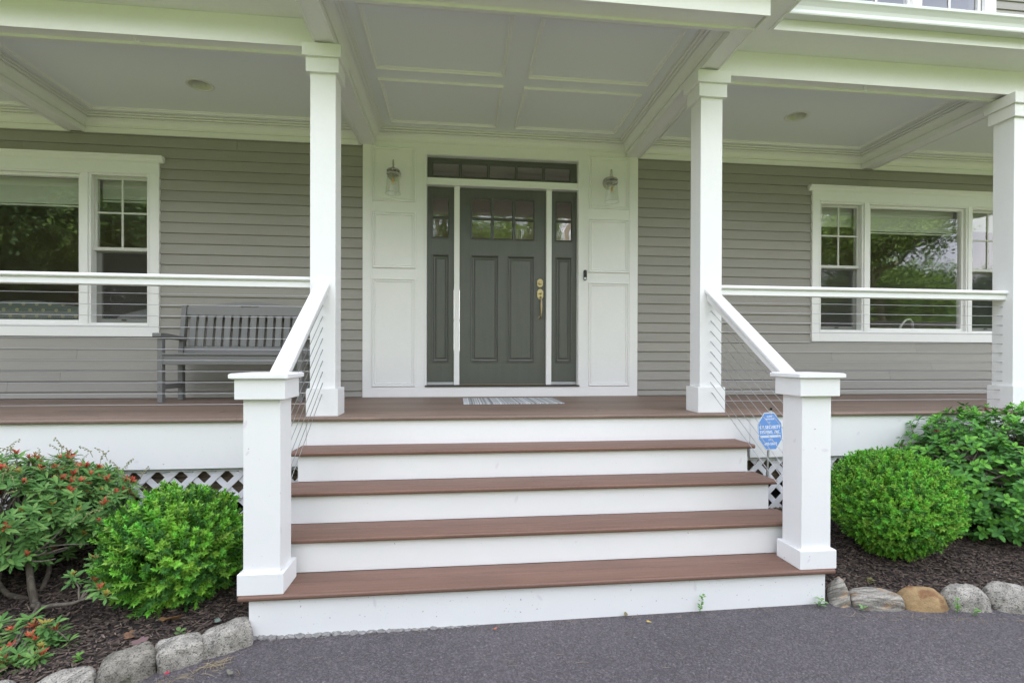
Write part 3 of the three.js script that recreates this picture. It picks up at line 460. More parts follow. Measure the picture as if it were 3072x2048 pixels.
// ================================================================ STEPS
const TR = 0.191, TD = 0.2457, ZD = 1.818;
const steps = thing('front_steps', 'four brown composite steps with white risers and two newel posts', 'steps', [0, -0.97, 2.4]);
{
  const yk = (k) => -k * TR, zk = (k) => ZD + k * TD;
  const ends = [null, [-1.514, 1.580], [-1.520, 1.586], [-1.526, 1.600], [-1.533, 1.620]];
  const nose = (z1, z0, y) => [[z0, y - 0.028], [z1 - 0.012, y - 0.028], [z1 - 0.004, y - 0.025], [z1, y - 0.017], [z1, y - 0.009], [z1 - 0.004, y - 0.002], [z1 - 0.012, y], [z0, y]];
  const gAt = (x) => -0.972 + 0.007 * x;
  for (let k = 1; k <= 4; k++) {
    const y = yk(k), z = zk(k), back = z - TD - 0.026, split = z - 0.143, [a, b] = ends[k];
    part('tread_board', prismX(nose(z, split + 0.003, y), a, b, 4), treadMats[0], steps);
    part('tread_board', box(a, b, y - 0.028, y, back, split - 0.003, 0.003, 4), treadMats[1], steps);
    const low = k < 4 ? yk(k + 1) + 0.0006 : -1.05, e = 0.042;
    part('riser', box(a + e, b - e, low, y - 0.0285, z - 0.046, z - 0.028, 0.0015, 3), k < 4 ? whiteSpeck : whiteSplash, steps);
    for (const x of [a + e, b - e - 0.02]) part('side_panel', box(x, x + 0.02, -1.05, y - 0.029, k === 1 ? 1.794 : zk(k - 1) - 0.0455, z - 0.0465, 0, 3), k < 3 ? timber : white, steps);
  }
  // rough concrete footing that shows under the bottom riser
  { const g = []; const R = rng(33); for (let i = 0; i < 26; i++) { const x = -1.47 + i * 0.044, h = 0.020 * (1 - i / 30) + 0.008 * R(); const b = new THREE.IcosahedronGeometry(1, 2); const p = b.attributes.position; for (let j = 0; j < p.count; j++) { const n = 1 + 0.5 * perlin.noise(p.getX(j) * 2 + i, p.getY(j) * 2, p.getZ(j) * 2); p.setXYZ(j, p.getX(j) * 0.032 * n, p.getY(j) * h * n, p.getZ(j) * 0.026 * n); } b.translate(x, gAt(x) - 0.008, zk(4) - 0.034); b.computeVertexNormals(); g.push(b); } part('concrete_footing', boxUV(merge(g)), std({ map: colorTex(256, 256, 0.2, 0.2, (u, v) => { const n = 0.10 + 0.28 * fbmT(u, v, 14, 14, 4, 15); return [n, n * 0.98, n * 0.93]; }), roughness: 0.95, bumpMap: fineBump, bumpScale: 0.004 }), steps); }
  // newel posts
  const newels = [[-1.432, 'newel post with flat cap beside the clipped loose box shrub'], [1.5245, 'newel post with flat cap beside the round box shrub']];
  for (const [x, label] of newels) {
    const zn = 2.681, h = 0.0875, y0 = yk(4), cy = 0.313;
    const n = part('newel_post', box(x - h, x + h, y0 + 0.104, cy - 0.115, zn - h, zn + h, 0.0025, 3), whiteSpeck, steps); n.userData.label = label;
    part('plinth', box(x - 0.109, x + 0.109, y0 + 0.0005, y0 + 0.104, zn - 0.109, zn + 0.109, 0.003, 3), whiteSpeck, n);
    part('collar', box(x - 0.118, x + 0.118, cy - 0.115, cy - 0.017, zn - 0.118, zn + 0.118, 0.003, 3), whiteSpeck, n);
    const c = 0.138, q = [], lay = [[c - 0.014, cy - 0.0165], [c, cy - 0.010], [c, cy + 0.008], [c - 0.010, cy + 0.013], [0.03, cy + 0.0165], [0, cy + 0.017]];
    const sq = ([d, y]) => [[x - d, y, zn - d], [x - d, y, zn + d], [x + d, y, zn + d], [x + d, y, zn - d]];
    for (let i = 0; i + 1 < lay.length; i++) { const A = sq(lay[i]), B = sq(lay[i + 1]); for (let k = 0; k < 4; k++) q.push([A[k], A[(k + 1) % 4], B[(k + 1) % 4], B[k]]); }
    q.push([...sq(lay[0])].reverse());
    part('cap', boxUV(tris(q)), railWhite, n);
  }
  // stair rails and their cables
  for (const [xa, xb, label] of [[XL, -1.432, 'sloping stair rail on the bench side'], [XR, 1.5245, 'sloping stair rail on the right window side']]) {
    const A = new THREE.Vector3(xa, 0.925, ZC + 0.084), B = new THREE.Vector3(xb, 0.288, 2.681 - 0.10), dir = B.clone().sub(A), len = dir.length(); dir.normalize();
    const side = new THREE.Vector3(0, 1, 0).cross(dir).normalize(), up = dir.clone().cross(side);
    const prof = [[-0.050, -0.006], [-0.046, 0], [0.046, 0], [0.050, -0.006], [0.050, -0.020], [0.044, -0.026], [0.026, -0.029], [0.026, -0.036], [0.030, -0.038], [0.030, -0.070], [0.026, -0.074], [-0.026, -0.074], [-0.030, -0.070], [-0.030, -0.038], [-0.026, -0.036], [-0.026, -0.029], [-0.044, -0.026], [-0.050, -0.020]];
    // ends are cut plumb against the posts
    const rail = part('stair_rail', prism(prof, 0, len, (a, b, s) => { const p = A.clone().addScaledVector(dir, s).addScaledVector(side, a).addScaledVector(up, b); const zEnd = s < len / 2 ? A.z : B.z, t = (zEnd - p.z) / dir.z; p.addScaledVector(dir, t); return [p.x, p.y, p.z]; }), railWhite, steps);
    rail.userData.label = label;
    for (let k = 0; k < 9; k++) {
      const y = 0.763 - 0.0765 * k, y2 = y - 0.637, hz = y < 0.19 ? 0.106 : 0.0855;
      const a = [xa, y, ZC + hz - 0.002], b = [xb, y2, 2.681 - 0.0865], L = (t) => [lerp(a[0], b[0], t), lerp(a[1], b[1], t), lerp(a[2], b[2], t)];
      if (b[1] < -0.60) continue;
      part('cable', merge([tube([a, b], 0.0021, 6), tube([a, L(0.06)], 0.0038, 6), tube([L(0.95), b], 0.0038, 6)]), steel, rail);
    }
  }
}

// ================================================================ GROUND
const G = (x, z) => -0.972 + 0.007 * clamp(x, -6, 6) - 0.04 * (clamp(z, 0, 9) - 2.77);
const bedEdge = (x) => (x > 0 ? 2.755 + (Math.min(x, 8) - 1.6) * 0.19 : 2.775 + (-1.47 - Math.max(x, -8)) * 0.60);
const bedY = (x, z) => { const e = bedEdge(x), t = e - z; return t < 0 ? G(x, z) - 0.03 + 0.06 * smooth(-0.035, 0, t) : Math.min(G(x, e) + 0.035 + 0.175 * t, -0.70) + 0.012 * perlin.noise(x * 5, z * 5, 3) + 0.02 * perlin.noise(x * 1.7, z * 1.7, 9); };
function sheet(xs, zs, yf) {
  const pos = [], uv = [], idx = [], n = xs.length;
  for (const z of zs) for (const x of xs) { pos.push(x, yf(x, z), z); uv.push(x, z); }
  for (let j = 0; j + 1 < zs.length; j++) for (let i = 0; i + 1 < n; i++) { const a = j * n + i; idx.push(a, a + n, a + n + 1, a, a + n + 1, a + 1); }
  const g = new THREE.BufferGeometry(); g.setAttribute('position', new THREE.BufferAttribute(new Float32Array(pos), 3)); g.setAttribute('uv', new THREE.BufferAttribute(new Float32Array(uv), 2)); g.setIndex(idx); g.computeVertexNormals(); return g;
}
const span = (a, b, n) => [...Array(n + 1)].map((_, i) => lerp(a, b, i / n));
{
  const lawnMap = colorTex(512, 512, 3, 3, (u, v) => { const n = 0.6 + 0.8 * fbmT(u, v, 12, 12, 5, 111), y = fbmT(u, v, 4, 4, 3, 117); return [(0.085 + 0.035 * y) * n, 0.145 * n, 0.026 * n]; });
  structure('lawn', sheet([-160, -60, -30, -14, -6, 0, 6, 14, 30, 60, 160], [-120, -40, -9, 0, 2.8, 5, 7.2, 9, 14, 20, 40, 80, 160], (x, z) => G(x, z) - 0.03 - (z > 7 ? 0 : 0.02)), std({ map: lawnMap, roughness: 0.95 }));
  // asphalt: rounded aggregate in dark binder
  const N = 2048, C = 260, cells = [];
  const asH = new Float32Array(N * N), asC = new Float32Array(N * N);
  for (let j = 0; j < N; j++) for (let i = 0; i < N; i++) {
    const x = (i + 0.5) / N * C, y = (j + 0.5) / N * C, xi = Math.floor(x), yi = Math.floor(y); let b = 9, id = 0, rr = 1;
    for (let q = -1; q <= 1; q++) for (let p = -1; p <= 1; p++) { const cx = (xi + p + C) % C, cy = (yi + q + C) % C, r = 0.55 + 0.75 * hash2(cx, cy, 3), dx = xi + p + 0.15 + 0.7 * hash2(cx, cy, 1) - x, dy = yi + q + 0.15 + 0.7 * hash2(cx, cy, 2) - y, d = (dx * dx + dy * dy) / (r * r); if (d < b) { b = d; id = hash2(cx, cy, 4); rr = r; } }
    asH[j * N + i] = clamp(1 - b * 1.9) * (0.35 + 0.65 * hash2(id * 9999 | 0, 5, 5)); asC[j * N + i] = id;
  }
  const asphaltMap = colorTex(N, N, 2, 2, (u, v, i, j) => {
    const h = asH[j * N + i], id = asC[j * N + i], patch = 0.80 + 0.50 * (fbmT(u, v, 3, 3, 4, 121) - 0.1), n = (0.072 + 0.072 * id * id + 0.045 * h) * patch, l = id > 0.993 ? 0.05 : 0;
    return [n * 0.96 + l, n * 0.85 + l, n * 0.89 + l * 0.9];
  });
  const asphaltBump = grayTex(N, N, 2, 2, (u, v, i, j) => asH[j * N + i]);
  structure('driveway', sheet([-16, -8, -4, -3, -2, -1, 0, 1, 2, 3, 4, 8, 16], [2.3, 2.6, 2.8, 3, 3.3, 3.8, 4.6, 5.6, 6.6, 7.4], (x, z) => G(x, z) - 0.002), std({ map: asphaltMap, bumpMap: asphaltBump, bumpScale: 0.008, roughness: 0.8 }));
  // planting beds
  const soil = std({ map: colorTex(512, 512, 0.6, 0.6, (u, v) => { const n = 0.4 + 1.1 * fbmT(u, v, 26, 26, 4, 131); return [0.036 * n, 0.027 * n, 0.022 * n]; }), roughness: 1, bumpMap: grayTex(512, 512, 0.6, 0.6, (u, v) => fbmT(u, v, 26, 26, 4, 131)), bumpScale: 0.02 });
  const beds = [[-8, -1.495], [1.582, 8]].map(([a, b]) => structure('mulch_bed', sheet([...(a < 0 ? span(-8, -3.8, 14) : []), ...(a < 0 ? span(-3.7, b, 60) : span(a, 4.3, 74)), ...(a < 0 ? [] : span(4.5, 8, 12))], a < 0 ? [0.02, 0.6, 1.2, ...span(1.5, 3.6, 56), 4, 4.6, 5.4, 6.8] : [0.02, 0.6, 1.2, ...span(1.5, 3.4, 52), 3.7, 4.2], (x, z) => { const e = bedEdge(x) + 0.07; return z > e + 0.12 ? G(x, z) - 0.05 : bedY(x, z); }), soil));
  beds[0].userData.label = 'dark mulch bed beside the bench side of the steps'; beds[1].userData.label = 'dark mulch bed on the right window side of the steps';
  // mulch: shredded bark, too many to count
  const R = rng(404), shard = (() => { const g = new THREE.BoxGeometry(1, 1, 1, 3, 1, 1), p = g.attributes.position; for (let i = 0; i < p.count; i++) { const t = Math.abs(p.getX(i)) * 2, k = 1 - 0.72 * t * t; p.setXYZ(i, p.getX(i), p.getY(i) * k + 0.16 * p.getX(i) * p.getX(i), p.getZ(i) * k + 0.25 * Math.sin(p.getX(i) * 3)); } g.computeVertexNormals(); return g.toNonIndexed(); })();
  shard.computeVertexNormals();
  const list = [], cols = [];
  const add = (x, z, big = 1) => {
    const e = bedEdge(x); if (z > e - 0.005 - 0.03 * R()) return;
    const L = (0.014 + 0.042 * R() * R()) * big, w = (0.003 + 0.007 * R()) * (0.6 + 0.4 * big);
    list.push(M4(x, bedY(x, z) + 0.002 + 0.012 * R(), z, (R() - 0.5) * 0.5, R() * 6.3, (R() - 0.5) * 0.7, L, 0.0025 + 0.003 * R(), w));
    const v = R(), k = 0.75 + 1.0 * R(); cols.push(v < 0.12 ? lin(0.15 * k, 0.115 * k, 0.088 * k) : v < 0.6 ? lin(0.098 * k, 0.073 * k, 0.057 * k) : lin(0.056 * k, 0.042 * k, 0.035 * k));
  };
  for (let i = 0; i < 27000; i++) add(-3.7 + R() * 2.2, 1.72 + R() * 1.9);
  for (let i = 0; i < 27000; i++) add(1.585 + R() * 2.6, 1.72 + R() * 1.7);
  const m = copies('mulch', shard, std({ roughness: 0.95, bumpMap: fineBump, bumpScale: 0.001 }), null, list, cols); tag(m, 'shredded brown bark mulch covering the beds', 'mulch'); scene.add(m);
  // dry pine needles and grass clippings on the drive
  const needle = (() => { const a = tube([[-0.5, 0, 0], [-0.15, 0.02, 0.05], [0.2, 0.03, 0.04], [0.5, 0, -0.05]], [0.012, 0.016, 0.016, 0.008], 4); return a; })(), nl = [], nc = [];
  const straw = (x, z, s) => { nl.push(M4(x, G(x, z) + 0.003, z, 0, R() * 6.3, (R() - 0.5) * 0.25, s * (0.6 + 0.8 * R()))); const k = 0.6 + 0.6 * R(); nc.push(lin(0.30 * k, 0.25 * k, 0.16 * k)); };
  for (let i = 0; i < 380; i++) { const x = -2.2 + 5 * R(), z = 2.85 + 1.1 * R(); straw(x, z, 0.02 + 0.04 * R() * R()); }
  for (let i = 0; i < 230; i++) { const t = R(), x = -1.5 - 0.75 * t; straw(x + 0.05 * (R() - 0.5), bedEdge(x) + 0.13 + 0.12 * R() * R(), 0.03 + 0.04 * R()); }
  for (let i = 0; i < 80; i++) { const x = 1.62 + 1.1 * R(); straw(x, bedEdge(x) + 0.14 + 0.06 * R() * R(), 0.025 + 0.03 * R()); }
  for (let i = 0; i < 120; i++) { const x = -1.45 + 3 * R(); straw(x, 2.79 + 0.05 * R() * R(), 0.02 + 0.02 * R()); }
  const s = copies('dry_needles', needle, std({ roughness: 0.8 }), null, nl, nc); tag(s, 'dry pine needles and clippings scattered over the asphalt', 'pine needles'); scene.add(s);
}

// ---------------------------------------------------------------- edging stones
{
  const stoneMap = (k, f) => colorTex(512, 512, 0.22, 0.22, f);
  const bumpS = grayTex(512, 512, 0.22, 0.22, (u, v) => 0.6 * fbmT(u, v, 9, 9, 5, 141) + 0.4 * fbmT(u, v, 60, 60, 2, 147));
  const speck = (u, v) => { const a = fbmT(u, v, 70, 70, 2, 151), b = fbmT(u, v, 6, 6, 4, 155), d = smooth(0.62, 0.72, fbmT(u, v, 34, 34, 3, 159)); return (0.72 + 0.7 * (b - 0.5) + 0.7 * (a - 0.5)) * (1 - 0.6 * d); };
  const granite = stoneMap(0, (u, v) => { const n = speck(u, v); return [0.43 * n, 0.405 * n, 0.345 * n]; });
  const banded = stoneMap(1, (u, v) => { const w = v + 0.10 * fbmT(u, v, 3, 3, 3, 161), b = smooth(0.3, 0.7, fbmT(u + 0.1 * fbmT(u, v, 4, 4, 2, 162), w, 3, 22, 4, 165)), n = (0.45 + 0.6 * b) * (0.8 + 0.5 * (fbmT(u, v, 40, 40, 2, 166) - 0.5)); const o = smooth(0.6, 0.75, fbmT(u, v, 4, 4, 4, 169)) * 0.2; return [(0.40 + o * 0.6) * n, 0.375 * n, (0.315 - o * 0.4) * n]; });
  const tan = stoneMap(2, (u, v) => { const b = fbmT(u, v, 4, 4, 5, 171), n = 0.85 + 0.5 * (b - 0.5) + 0.3 * (fbmT(u, v, 50, 50, 2, 175) - 0.5), s = smooth(0.5, 0.68, fbmT(u, v, 3, 3, 4, 177)); return [lerp(0.36, 0.24, s) * n, lerp(0.245, 0.125, s) * n, lerp(0.115, 0.055, s) * n]; });
  const dark = stoneMap(3, (u, v) => { const n = speck(u, v), m = smooth(0.60, 0.68, fbmT(u, v, 4, 4, 5, 181)); return [lerp(0.29 * n, 0.06, m * 0.6), lerp(0.27 * n, 0.066, m * 0.6), lerp(0.22 * n, 0.03, m * 0.6)]; });
  const mats = { granite, banded, tan, dark }; for (const k in mats) mats[k] = std({ map: mats[k], roughness: 0.88, bumpMap: bumpS, bumpScale: 0.006 });
  function stone(x, z, w, h, d, turn, mat, label, o = {}) {
    const g0 = new THREE.IcosahedronGeometry(1, 18); g0.deleteAttribute('uv'); g0.deleteAttribute('normal'); const g = mergeVertices(g0), p = g.attributes.position, e = o.square ?? 3, s = o.seed ?? x * 13 + 7;
    for (let i = 0; i < p.count; i++) {
      let a = p.getX(i), b = p.getY(i), c = p.getZ(i); const k = 1 / Math.pow(Math.abs(a) ** e + Math.abs(b) ** e + Math.abs(c) ** e, 1 / e); a *= k; b *= k; c *= k;
      const n = 1 + 0.20 * fbm3(a * 1.1 + s, b * 1.1, c * 1.1, 3) + 0.05 * fbm3(a * 4 + s, b * 4, c * 4, 3) + 0.016 * fbm3(a * 14, b * 14 + s, c * 14, 3);
      let X = a * n, Y = b * n, Z = c * n;
      if (o.point) { const t = clamp((Y + 0.2) / 1.2); X *= 1 - o.point * t; Z *= 1 - o.point * t; }
      if (o.slope) Y += o.slope * X;
      if (o.lean) X += o.lean * Math.max(0, Y);
      p.setXYZ(i, X * w / 2, Y * h, Z * d / 2);
    }
    g.computeVertexNormals();
    const uv = new Float32Array(p.count * 2), nn = g.attributes.normal; for (let i = 0; i < p.count; i++) { uv[2 * i] = p.getX(i) + 0.35 * p.getZ(i) + s; uv[2 * i + 1] = p.getY(i) - 0.75 * p.getZ(i) + s * 0.7; } g.setAttribute('uv', new THREE.BufferAttribute(uv, 2));
    at(g, 0, 0, 0, 0, turn); const y = G(x, z); g.translate(x, y, z);
    single('edging_stone', label, 'stone', g, mats[mat], [x, y, z], 'stones edging the beds');
  }
  stone(1.662, 2.770, 0.130, 0.135, 0.13, 0.2, 'banded', 'small pointed banded stone beside the bottom step', { point: 0.45, square: 2.6, seed: 3.3 });
  stone(1.845, 2.815, 0.265, 0.074, 0.15, -0.15, 'banded', 'low white banded flat stone beside the pointed stone', { square: 4, seed: 8.1 });
  stone(2.092, 2.850, 0.285, 0.102, 0.17, -0.15, 'tan', 'smooth rounded orange tan stone', { square: 2.3, point: 0.25, seed: 5.7 });
  stone(2.335, 2.880, 0.240, 0.108, 0.17, -0.15, 'granite', 'grey rounded stone with clover growing against it', { square: 2.6, seed: 12.2 });
  stone(2.575, 2.915, 0.250, 0.116, 0.18, -0.15, 'granite', 'grey speckled stone beyond the clover stone', { square: 2.7, seed: 15.9 });
  stone(2.84, 2.97, 0.28, 0.11, 0.18, -0.15, 'granite', 'grey stone under the azalea', { square: 2.8, seed: 18.9 });
  stone(-1.575, 2.825, 0.215, 0.098, 0.145, 0.53, 'granite', 'pale slab stone with sloping top against the bottom step', { square: 5, slope: 0.16, seed: 21.3 });
  stone(-1.738, 2.915, 0.195, 0.098, 0.15, 0.50, 'granite', 'pale square stone next to the slab stone', { square: 4.2, seed: 26.4 });
  stone(-1.912, 3.010, 0.225, 0.112, 0.17, 0.52, 'dark', 'dark mossy stone with a dip in its top', { square: 3, slope: 0.12, seed: 31.7 });
  stone(-2.095, 3.115, 0.215, 0.085, 0.18, 0.55, 'granite', 'light grey stone with a mossy corner', { square: 3, slope: 0.12, seed: 36.2 });
  stone(-2.30, 3.235, 0.22, 0.12, 0.18, 0.55, 'granite', 'light grey stone furthest from the steps', { square: 3, seed: 41.2 });
}

// ================================================================ THINGS ON AND ABOUT THE PORCH
// ---- bench
{
  const x0 = -3.09, x1 = -1.87, cx = -2.48, bench = thing('bench', 'grey slatted garden bench standing against the clapboard wall', 'bench', [cx, 0, 0.35]);
  const [m, m2, m3] = benchMats, bx = (...a) => box(...a, 0.005, 1), lean = (y) => 0.205 - 0.16 * (y - 0.40);   // front face of the back at height y
  for (const [a, b] of [[x0, x0 + 0.043], [x1 - 0.043, x1]]) {
    part('leg', bx(a, b, 0.0005, 0.575, 0.49, 0.545), m, bench);
    const post = [[0.005, 0.145], [0.40, 0.150], [0.86, 0.080], [0.895, 0.090], [0.895, 0.125], [0.86, 0.132], [0.40, 0.205], [0.0005, 0.196], [0.0005, 0.145]].map(([y, z]) => [z, y]);
    part('back_post', prismX([[0.145, 0.0005], [0.147, 0.40], [0.070, 0.885], [0.088, 0.902], [0.118, 0.895], [0.128, 0.875], [0.204, 0.40], [0.198, 0.0005]], a + 0.001, b - 0.001, 1), m3, bench);
    part('armrest', prismX([[0.155, 0.560], [0.50, 0.576], [0.585, 0.576], [0.592, 0.584], [0.592, 0.604], [0.585, 0.612], [0.50, 0.612], [0.155, 0.590]], a - 0.014, b + 0.014, 1), m, bench);
    part('stretcher', bx(a + 0.008, b - 0.008, 0.115, 0.16, 0.2, 0.488), m3, bench);
    part('side_rail', bx(a + 0.006, b - 0.006, 0.335, 0.405, 0.207, 0.487), m, bench);
  }
  part('apron', bx(x0 + 0.0435, x1 - 0.0435, 0.335, 0.418, 0.515, 0.545), m, bench);
  for (let k = 0; k < 5; k++) part('seat_slat', bx(x0 + 0.044, x1 - 0.044, 0.419, 0.439, 0.245 + k * 0.064, 0.245 + k * 0.064 + 0.057), benchMats[k % 3], bench);
  const tilt = (g) => { g.translate(0, -0.40, -0.19); g.rotateX(-0.158); g.translate(0, 0.40, 0.19); return g; };
  part('lower_rail', tilt(bx(x0 + 0.044, x1 - 0.044, 0.425, 0.505, 0.16, 0.192)), m, bench);
  for (let k = 0; k < 14; k++) { const a = x0 + 0.075 + k * 0.0782; if (a + 0.057 > x1 - 0.05) break; part('back_slat', tilt(box(a, a + 0.057, 0.506, 0.812, 0.166, 0.184, 0.005, 1)), benchMats[k % 3], bench); }
  { // arched top rail with a hand slot
    const s = new THREE.Shape(), a = x0 + 0.044, b = x1 - 0.044, w = b - a; s.moveTo(a, 0.812); s.lineTo(b, 0.812); s.lineTo(b, 0.888); for (let i = 1; i <= 24; i++) { const t = i / 24; s.lineTo(b - w * t, 0.888 + 0.052 * Math.pow(Math.sin(t * Math.PI), 1.6)); }
    const h = new THREE.Path(); const hw = 0.072, r = 0.0105, hy = 0.900; h.moveTo(cx - hw, hy - r); h.absarc(cx + hw, hy, r, -Math.PI / 2, Math.PI / 2, false); h.absarc(cx - hw, hy, r, Math.PI / 2, Math.PI * 1.5, false); s.holes.push(h);
    const g = new THREE.ExtrudeGeometry(s, { depth: 0.024, bevelEnabled: true, bevelSize: 0.003, bevelThickness: 0.003, bevelSegments: 1, curveSegments: 6 }); g.translate(0, 0, 0.163);
    part('top_rail', tilt(boxUV(g)), m2, bench);
  }
  { const e = new THREE.Shape(); e.absellipse(0, 0, 0.021, 0.0105, 0, 6.2832); const i = new THREE.Path(); i.absellipse(0, 0, 0.018, 0.0082, 0, 6.2832, true); e.holes.push(i);
    const g = [new THREE.ExtrudeGeometry(e, { depth: 0.002, bevelEnabled: false, curveSegments: 20 }), box(-0.012, 0.012, -0.002, 0.002, 0, 0.0018, 0.0005)]; part('badge', merge(g.map((q) => at(q, -2.497, 0.373, 0.5452))), std({ color: lin(0.5, 0.5, 0.48), roughness: 0.35, metalness: 0.6 }), bench); }
  part('bolt', merge([[x0 + 0.02, 0.40], [x0 + 0.02, 0.365], [x0 + 0.053, 0.395], [x0 + 0.053, 0.37], [x0 + 0.02, 0.14]].map(([a, b]) => at(lathe([[0, 0.0014], [0.003, 0.0014], [0.0034, 0]], 8), a, b, 0.545, Math.PI / 2))), darkMetal, bench);
}
// ---- door mat
{
  const w = 1024, map = colorTex(w, 64, 0.885, 0.62, (() => { const R = rng(9), c = []; let v = 0.4, k = 0; for (let i = 0; i < w; i++) { if (k-- <= 0) { k = 3 + R() * 6; v = [0.27, 0.40, 0.50, 0.60, 0.68][R() * 5 | 0] * (0.85 + 0.3 * R()); } c.push(v); } return (u, q, i) => { const n = c[i] * (0.9 + 0.2 * vnoise(u * 300, q * 90, 300, 90, 4)); return [n * 0.97, n, n * 1.02]; }; })());
  const g = new RoundedBoxGeometry(0.885, 0.009, 0.62, 1, 0.003); { const p = g.attributes.position, uv = g.attributes.uv; for (let i = 0; i < p.count; i++) uv.setXY(i, p.getX(i) + 0.4425, p.getZ(i) + 0.31); } g.translate(0.022, 0.0052, 0.62);
  single('door_mat', 'grey and white striped door mat in front of the door', 'mat', g, std({ map, roughness: 0.95, bumpMap: fineBump, bumpScale: 0.003 }), [0.022, 0, 0.62]);
}
// ---- wall lamps (not lit)
for (const [x, label] of [[-1.116, 'nickel wall lamp with clear glass shade on the panel nearer the bench'], [1.122, 'nickel wall lamp with clear glass shade above the doorbell side']]) {
  const y = 2.262, z0 = 0.0245, zl = 0.138, t = thing('wall_lamp', label, 'lamp', [x, y, z0], 'lamps flanking the front door');
  part('back_plate', at(lathe([[0, 0.022], [0.018, 0.022], [0.022, 0.020], [0.034, 0.018], [0.040, 0.015], [0.044, 0.010], [0.064, 0.009], [0.068, 0.004], [0.068, 0]], 32), x, y, z0, Math.PI / 2), nickel, t);
  const arc = []; for (let i = 0; i <= 14; i++) { const a = Math.PI * (1 - i / 14); arc.push([x, y + 0.072 + 0.042 * Math.sin(a), z0 + 0.058 + (zl - z0 - 0.058) * (1 + Math.cos(a)) / 2]); }
  part('arm', tube([[x, y, z0 + 0.018], [x, y + 0.004, z0 + 0.045], [x, y + 0.03, z0 + 0.057], ...arc, [x, y + 0.028, zl]], 0.0062, 10), nickel, t);
  part('cap', at(lathe([[0, 0.034], [0.015, 0.033], [0.019, 0.025], [0.036, 0.019], [0.056, 0.011], [0.063, 0.002], [0.063, -0.005], [0.060, -0.007], [0.056, 0.002], [0.036, 0.009], [0, 0.013]], 32), x, y, zl), nickel, t);
  part('band', at(lathe([[0.058, -0.040], [0.063, -0.040], [0.064, -0.033], [0.063, -0.026], [0.058, -0.026], [0.058, -0.040]], 32), x, y, zl), nickel, t);
  for (let k = 0; k < 4; k++) { const a = k * Math.PI / 2 + 0.9; part('strut', tube([[x + 0.0605 * Math.cos(a), y - 0.004, zl + 0.0605 * Math.sin(a)], [x + 0.0605 * Math.cos(a), y - 0.028, zl + 0.0605 * Math.sin(a)]], 0.0028, 6), nickel, t); }
  part('socket', at(lathe([[0, -0.05], [0.014, -0.05], [0.0155, -0.046], [0.0155, 0.01], [0, 0.01]], 18), x, y, zl), nickel, t);
  const shade = part('shade', at(lathe([[0.0555, -0.012], [0.0565, -0.03], [0.0655, -0.12], [0.073, -0.205], [0.0745, -0.228]], 40), x, y, zl), phys({ color: lin(0.93, 0.94, 0.92), transmission: 1, roughness: 0.03, ior: 1.9, thickness: 0, side: THREE.DoubleSide, bumpMap: glassBump, bumpScale: 0.0008 }), t);
  part('rim', at(new THREE.TorusGeometry(0.0745, 0.0013, 6, 48).rotateX(Math.PI / 2), x, y - 0.228, zl), phys({ color: lin(0.80, 0.82, 0.80), transmission: 0.6, roughness: 0.1, ior: 1.5, thickness: 0 }), shade);
  const bulb = part('bulb', at(lathe([[0.012, -0.05], [0.013, -0.062], [0.019, -0.082], [0.024, -0.105], [0.024, -0.122], [0.017, -0.140], [0, -0.148]], 20), x, y, zl), phys({ color: lin(1, 0.97, 0.9), transmission: 1, roughness: 0, ior: 1.1, thickness: 0 }), t);
  part('filament', merge([-1, 0, 1].map((k) => tube([[x + k * 0.006, y - 0.075, zl], [x + k * 0.007, y - 0.118, zl]], 0.0028, 6))), std({ color: lin(0.75, 0.42, 0.10), roughness: 0.5 }), bulb);
}
// ---- doorbell
{
  const x = 0.864, y = 1.280, t = thing('doorbell', 'black and silver video doorbell beside the door panel', 'doorbell', [x, y, 0.0245]);
  const pill = (w, h, d, b) => { const s = new THREE.Shape(), r = w / 2, k = h / 2 - r; s.absarc(0, k, r, 0, Math.PI, false); s.absarc(0, -k, r, Math.PI, Math.PI * 2, false); s.closePath(); return new THREE.ExtrudeGeometry(s, { depth: d, bevelEnabled: true, bevelSize: b, bevelThickness: b, bevelSegments: 2, curveSegments: 12 }); };
  part('body', at(pill(0.040, 0.113, 0.012, 0.002), x, y, 0.0265), std({ color: lin(0.7, 0.7, 0.7), roughness: 0.4 }), t);
  const f = part('face', at(pill(0.033, 0.106, 0.003, 0.002), x, y, 0.0405), black, t);
  part('lens', at(lathe([[0, 0.002], [0.006, 0.003], [0.010, 0.002], [0.011, 0]], 20), x, y + 0.036, 0.0455, Math.PI / 2), std({ color: lin(0.05, 0.05, 0.055), roughness: 0.1, metalness: 0.3 }), f);
  part('button', at(lathe([[0, 0.0015], [0.010, 0.002], [0.0125, 0.003], [0.0135, 0]], 20), x, y - 0.035, 0.0455, Math.PI / 2), aluminium, f);
}
// ---- recessed ceiling lights (off)
for (const [x, z, label] of [[-2.655, 0.725, 'white recessed ceiling light above the bench'], [2.735, 0.80, 'white recessed ceiling light above the right window side']]) {
  const Y = 2.715, t = thing('ceiling_light', label, 'light', [x, Y, z], 'recessed lights in the porch ceiling');
  part('trim_ring', at(lathe([[0.086, 0.0005], [0.086, -0.004], [0.101, -0.007], [0.109, -0.005], [0.110, -0.0005]], 36), x, Y, z), std({ color: lin(0.72, 0.72, 0.66), roughness: 0.5 }), t);
  part('baffle', at(lathe([[0.0864, -0.003], [0.085, 0.004], [0.077, 0.040], [0.070, 0.068], [0.066, 0.075]], 36), x, Y, z), std({ color: lin(0.66, 0.66, 0.58), roughness: 0.5, side: THREE.DoubleSide }), t);
  part('lens', at(lathe([[0, 0.073], [0.04, 0.073], [0.0665, 0.0745]], 36), x, Y, z), std({ color: lin(0.35, 0.35, 0.30), roughness: 0.4, side: THREE.DoubleSide }), t);
}
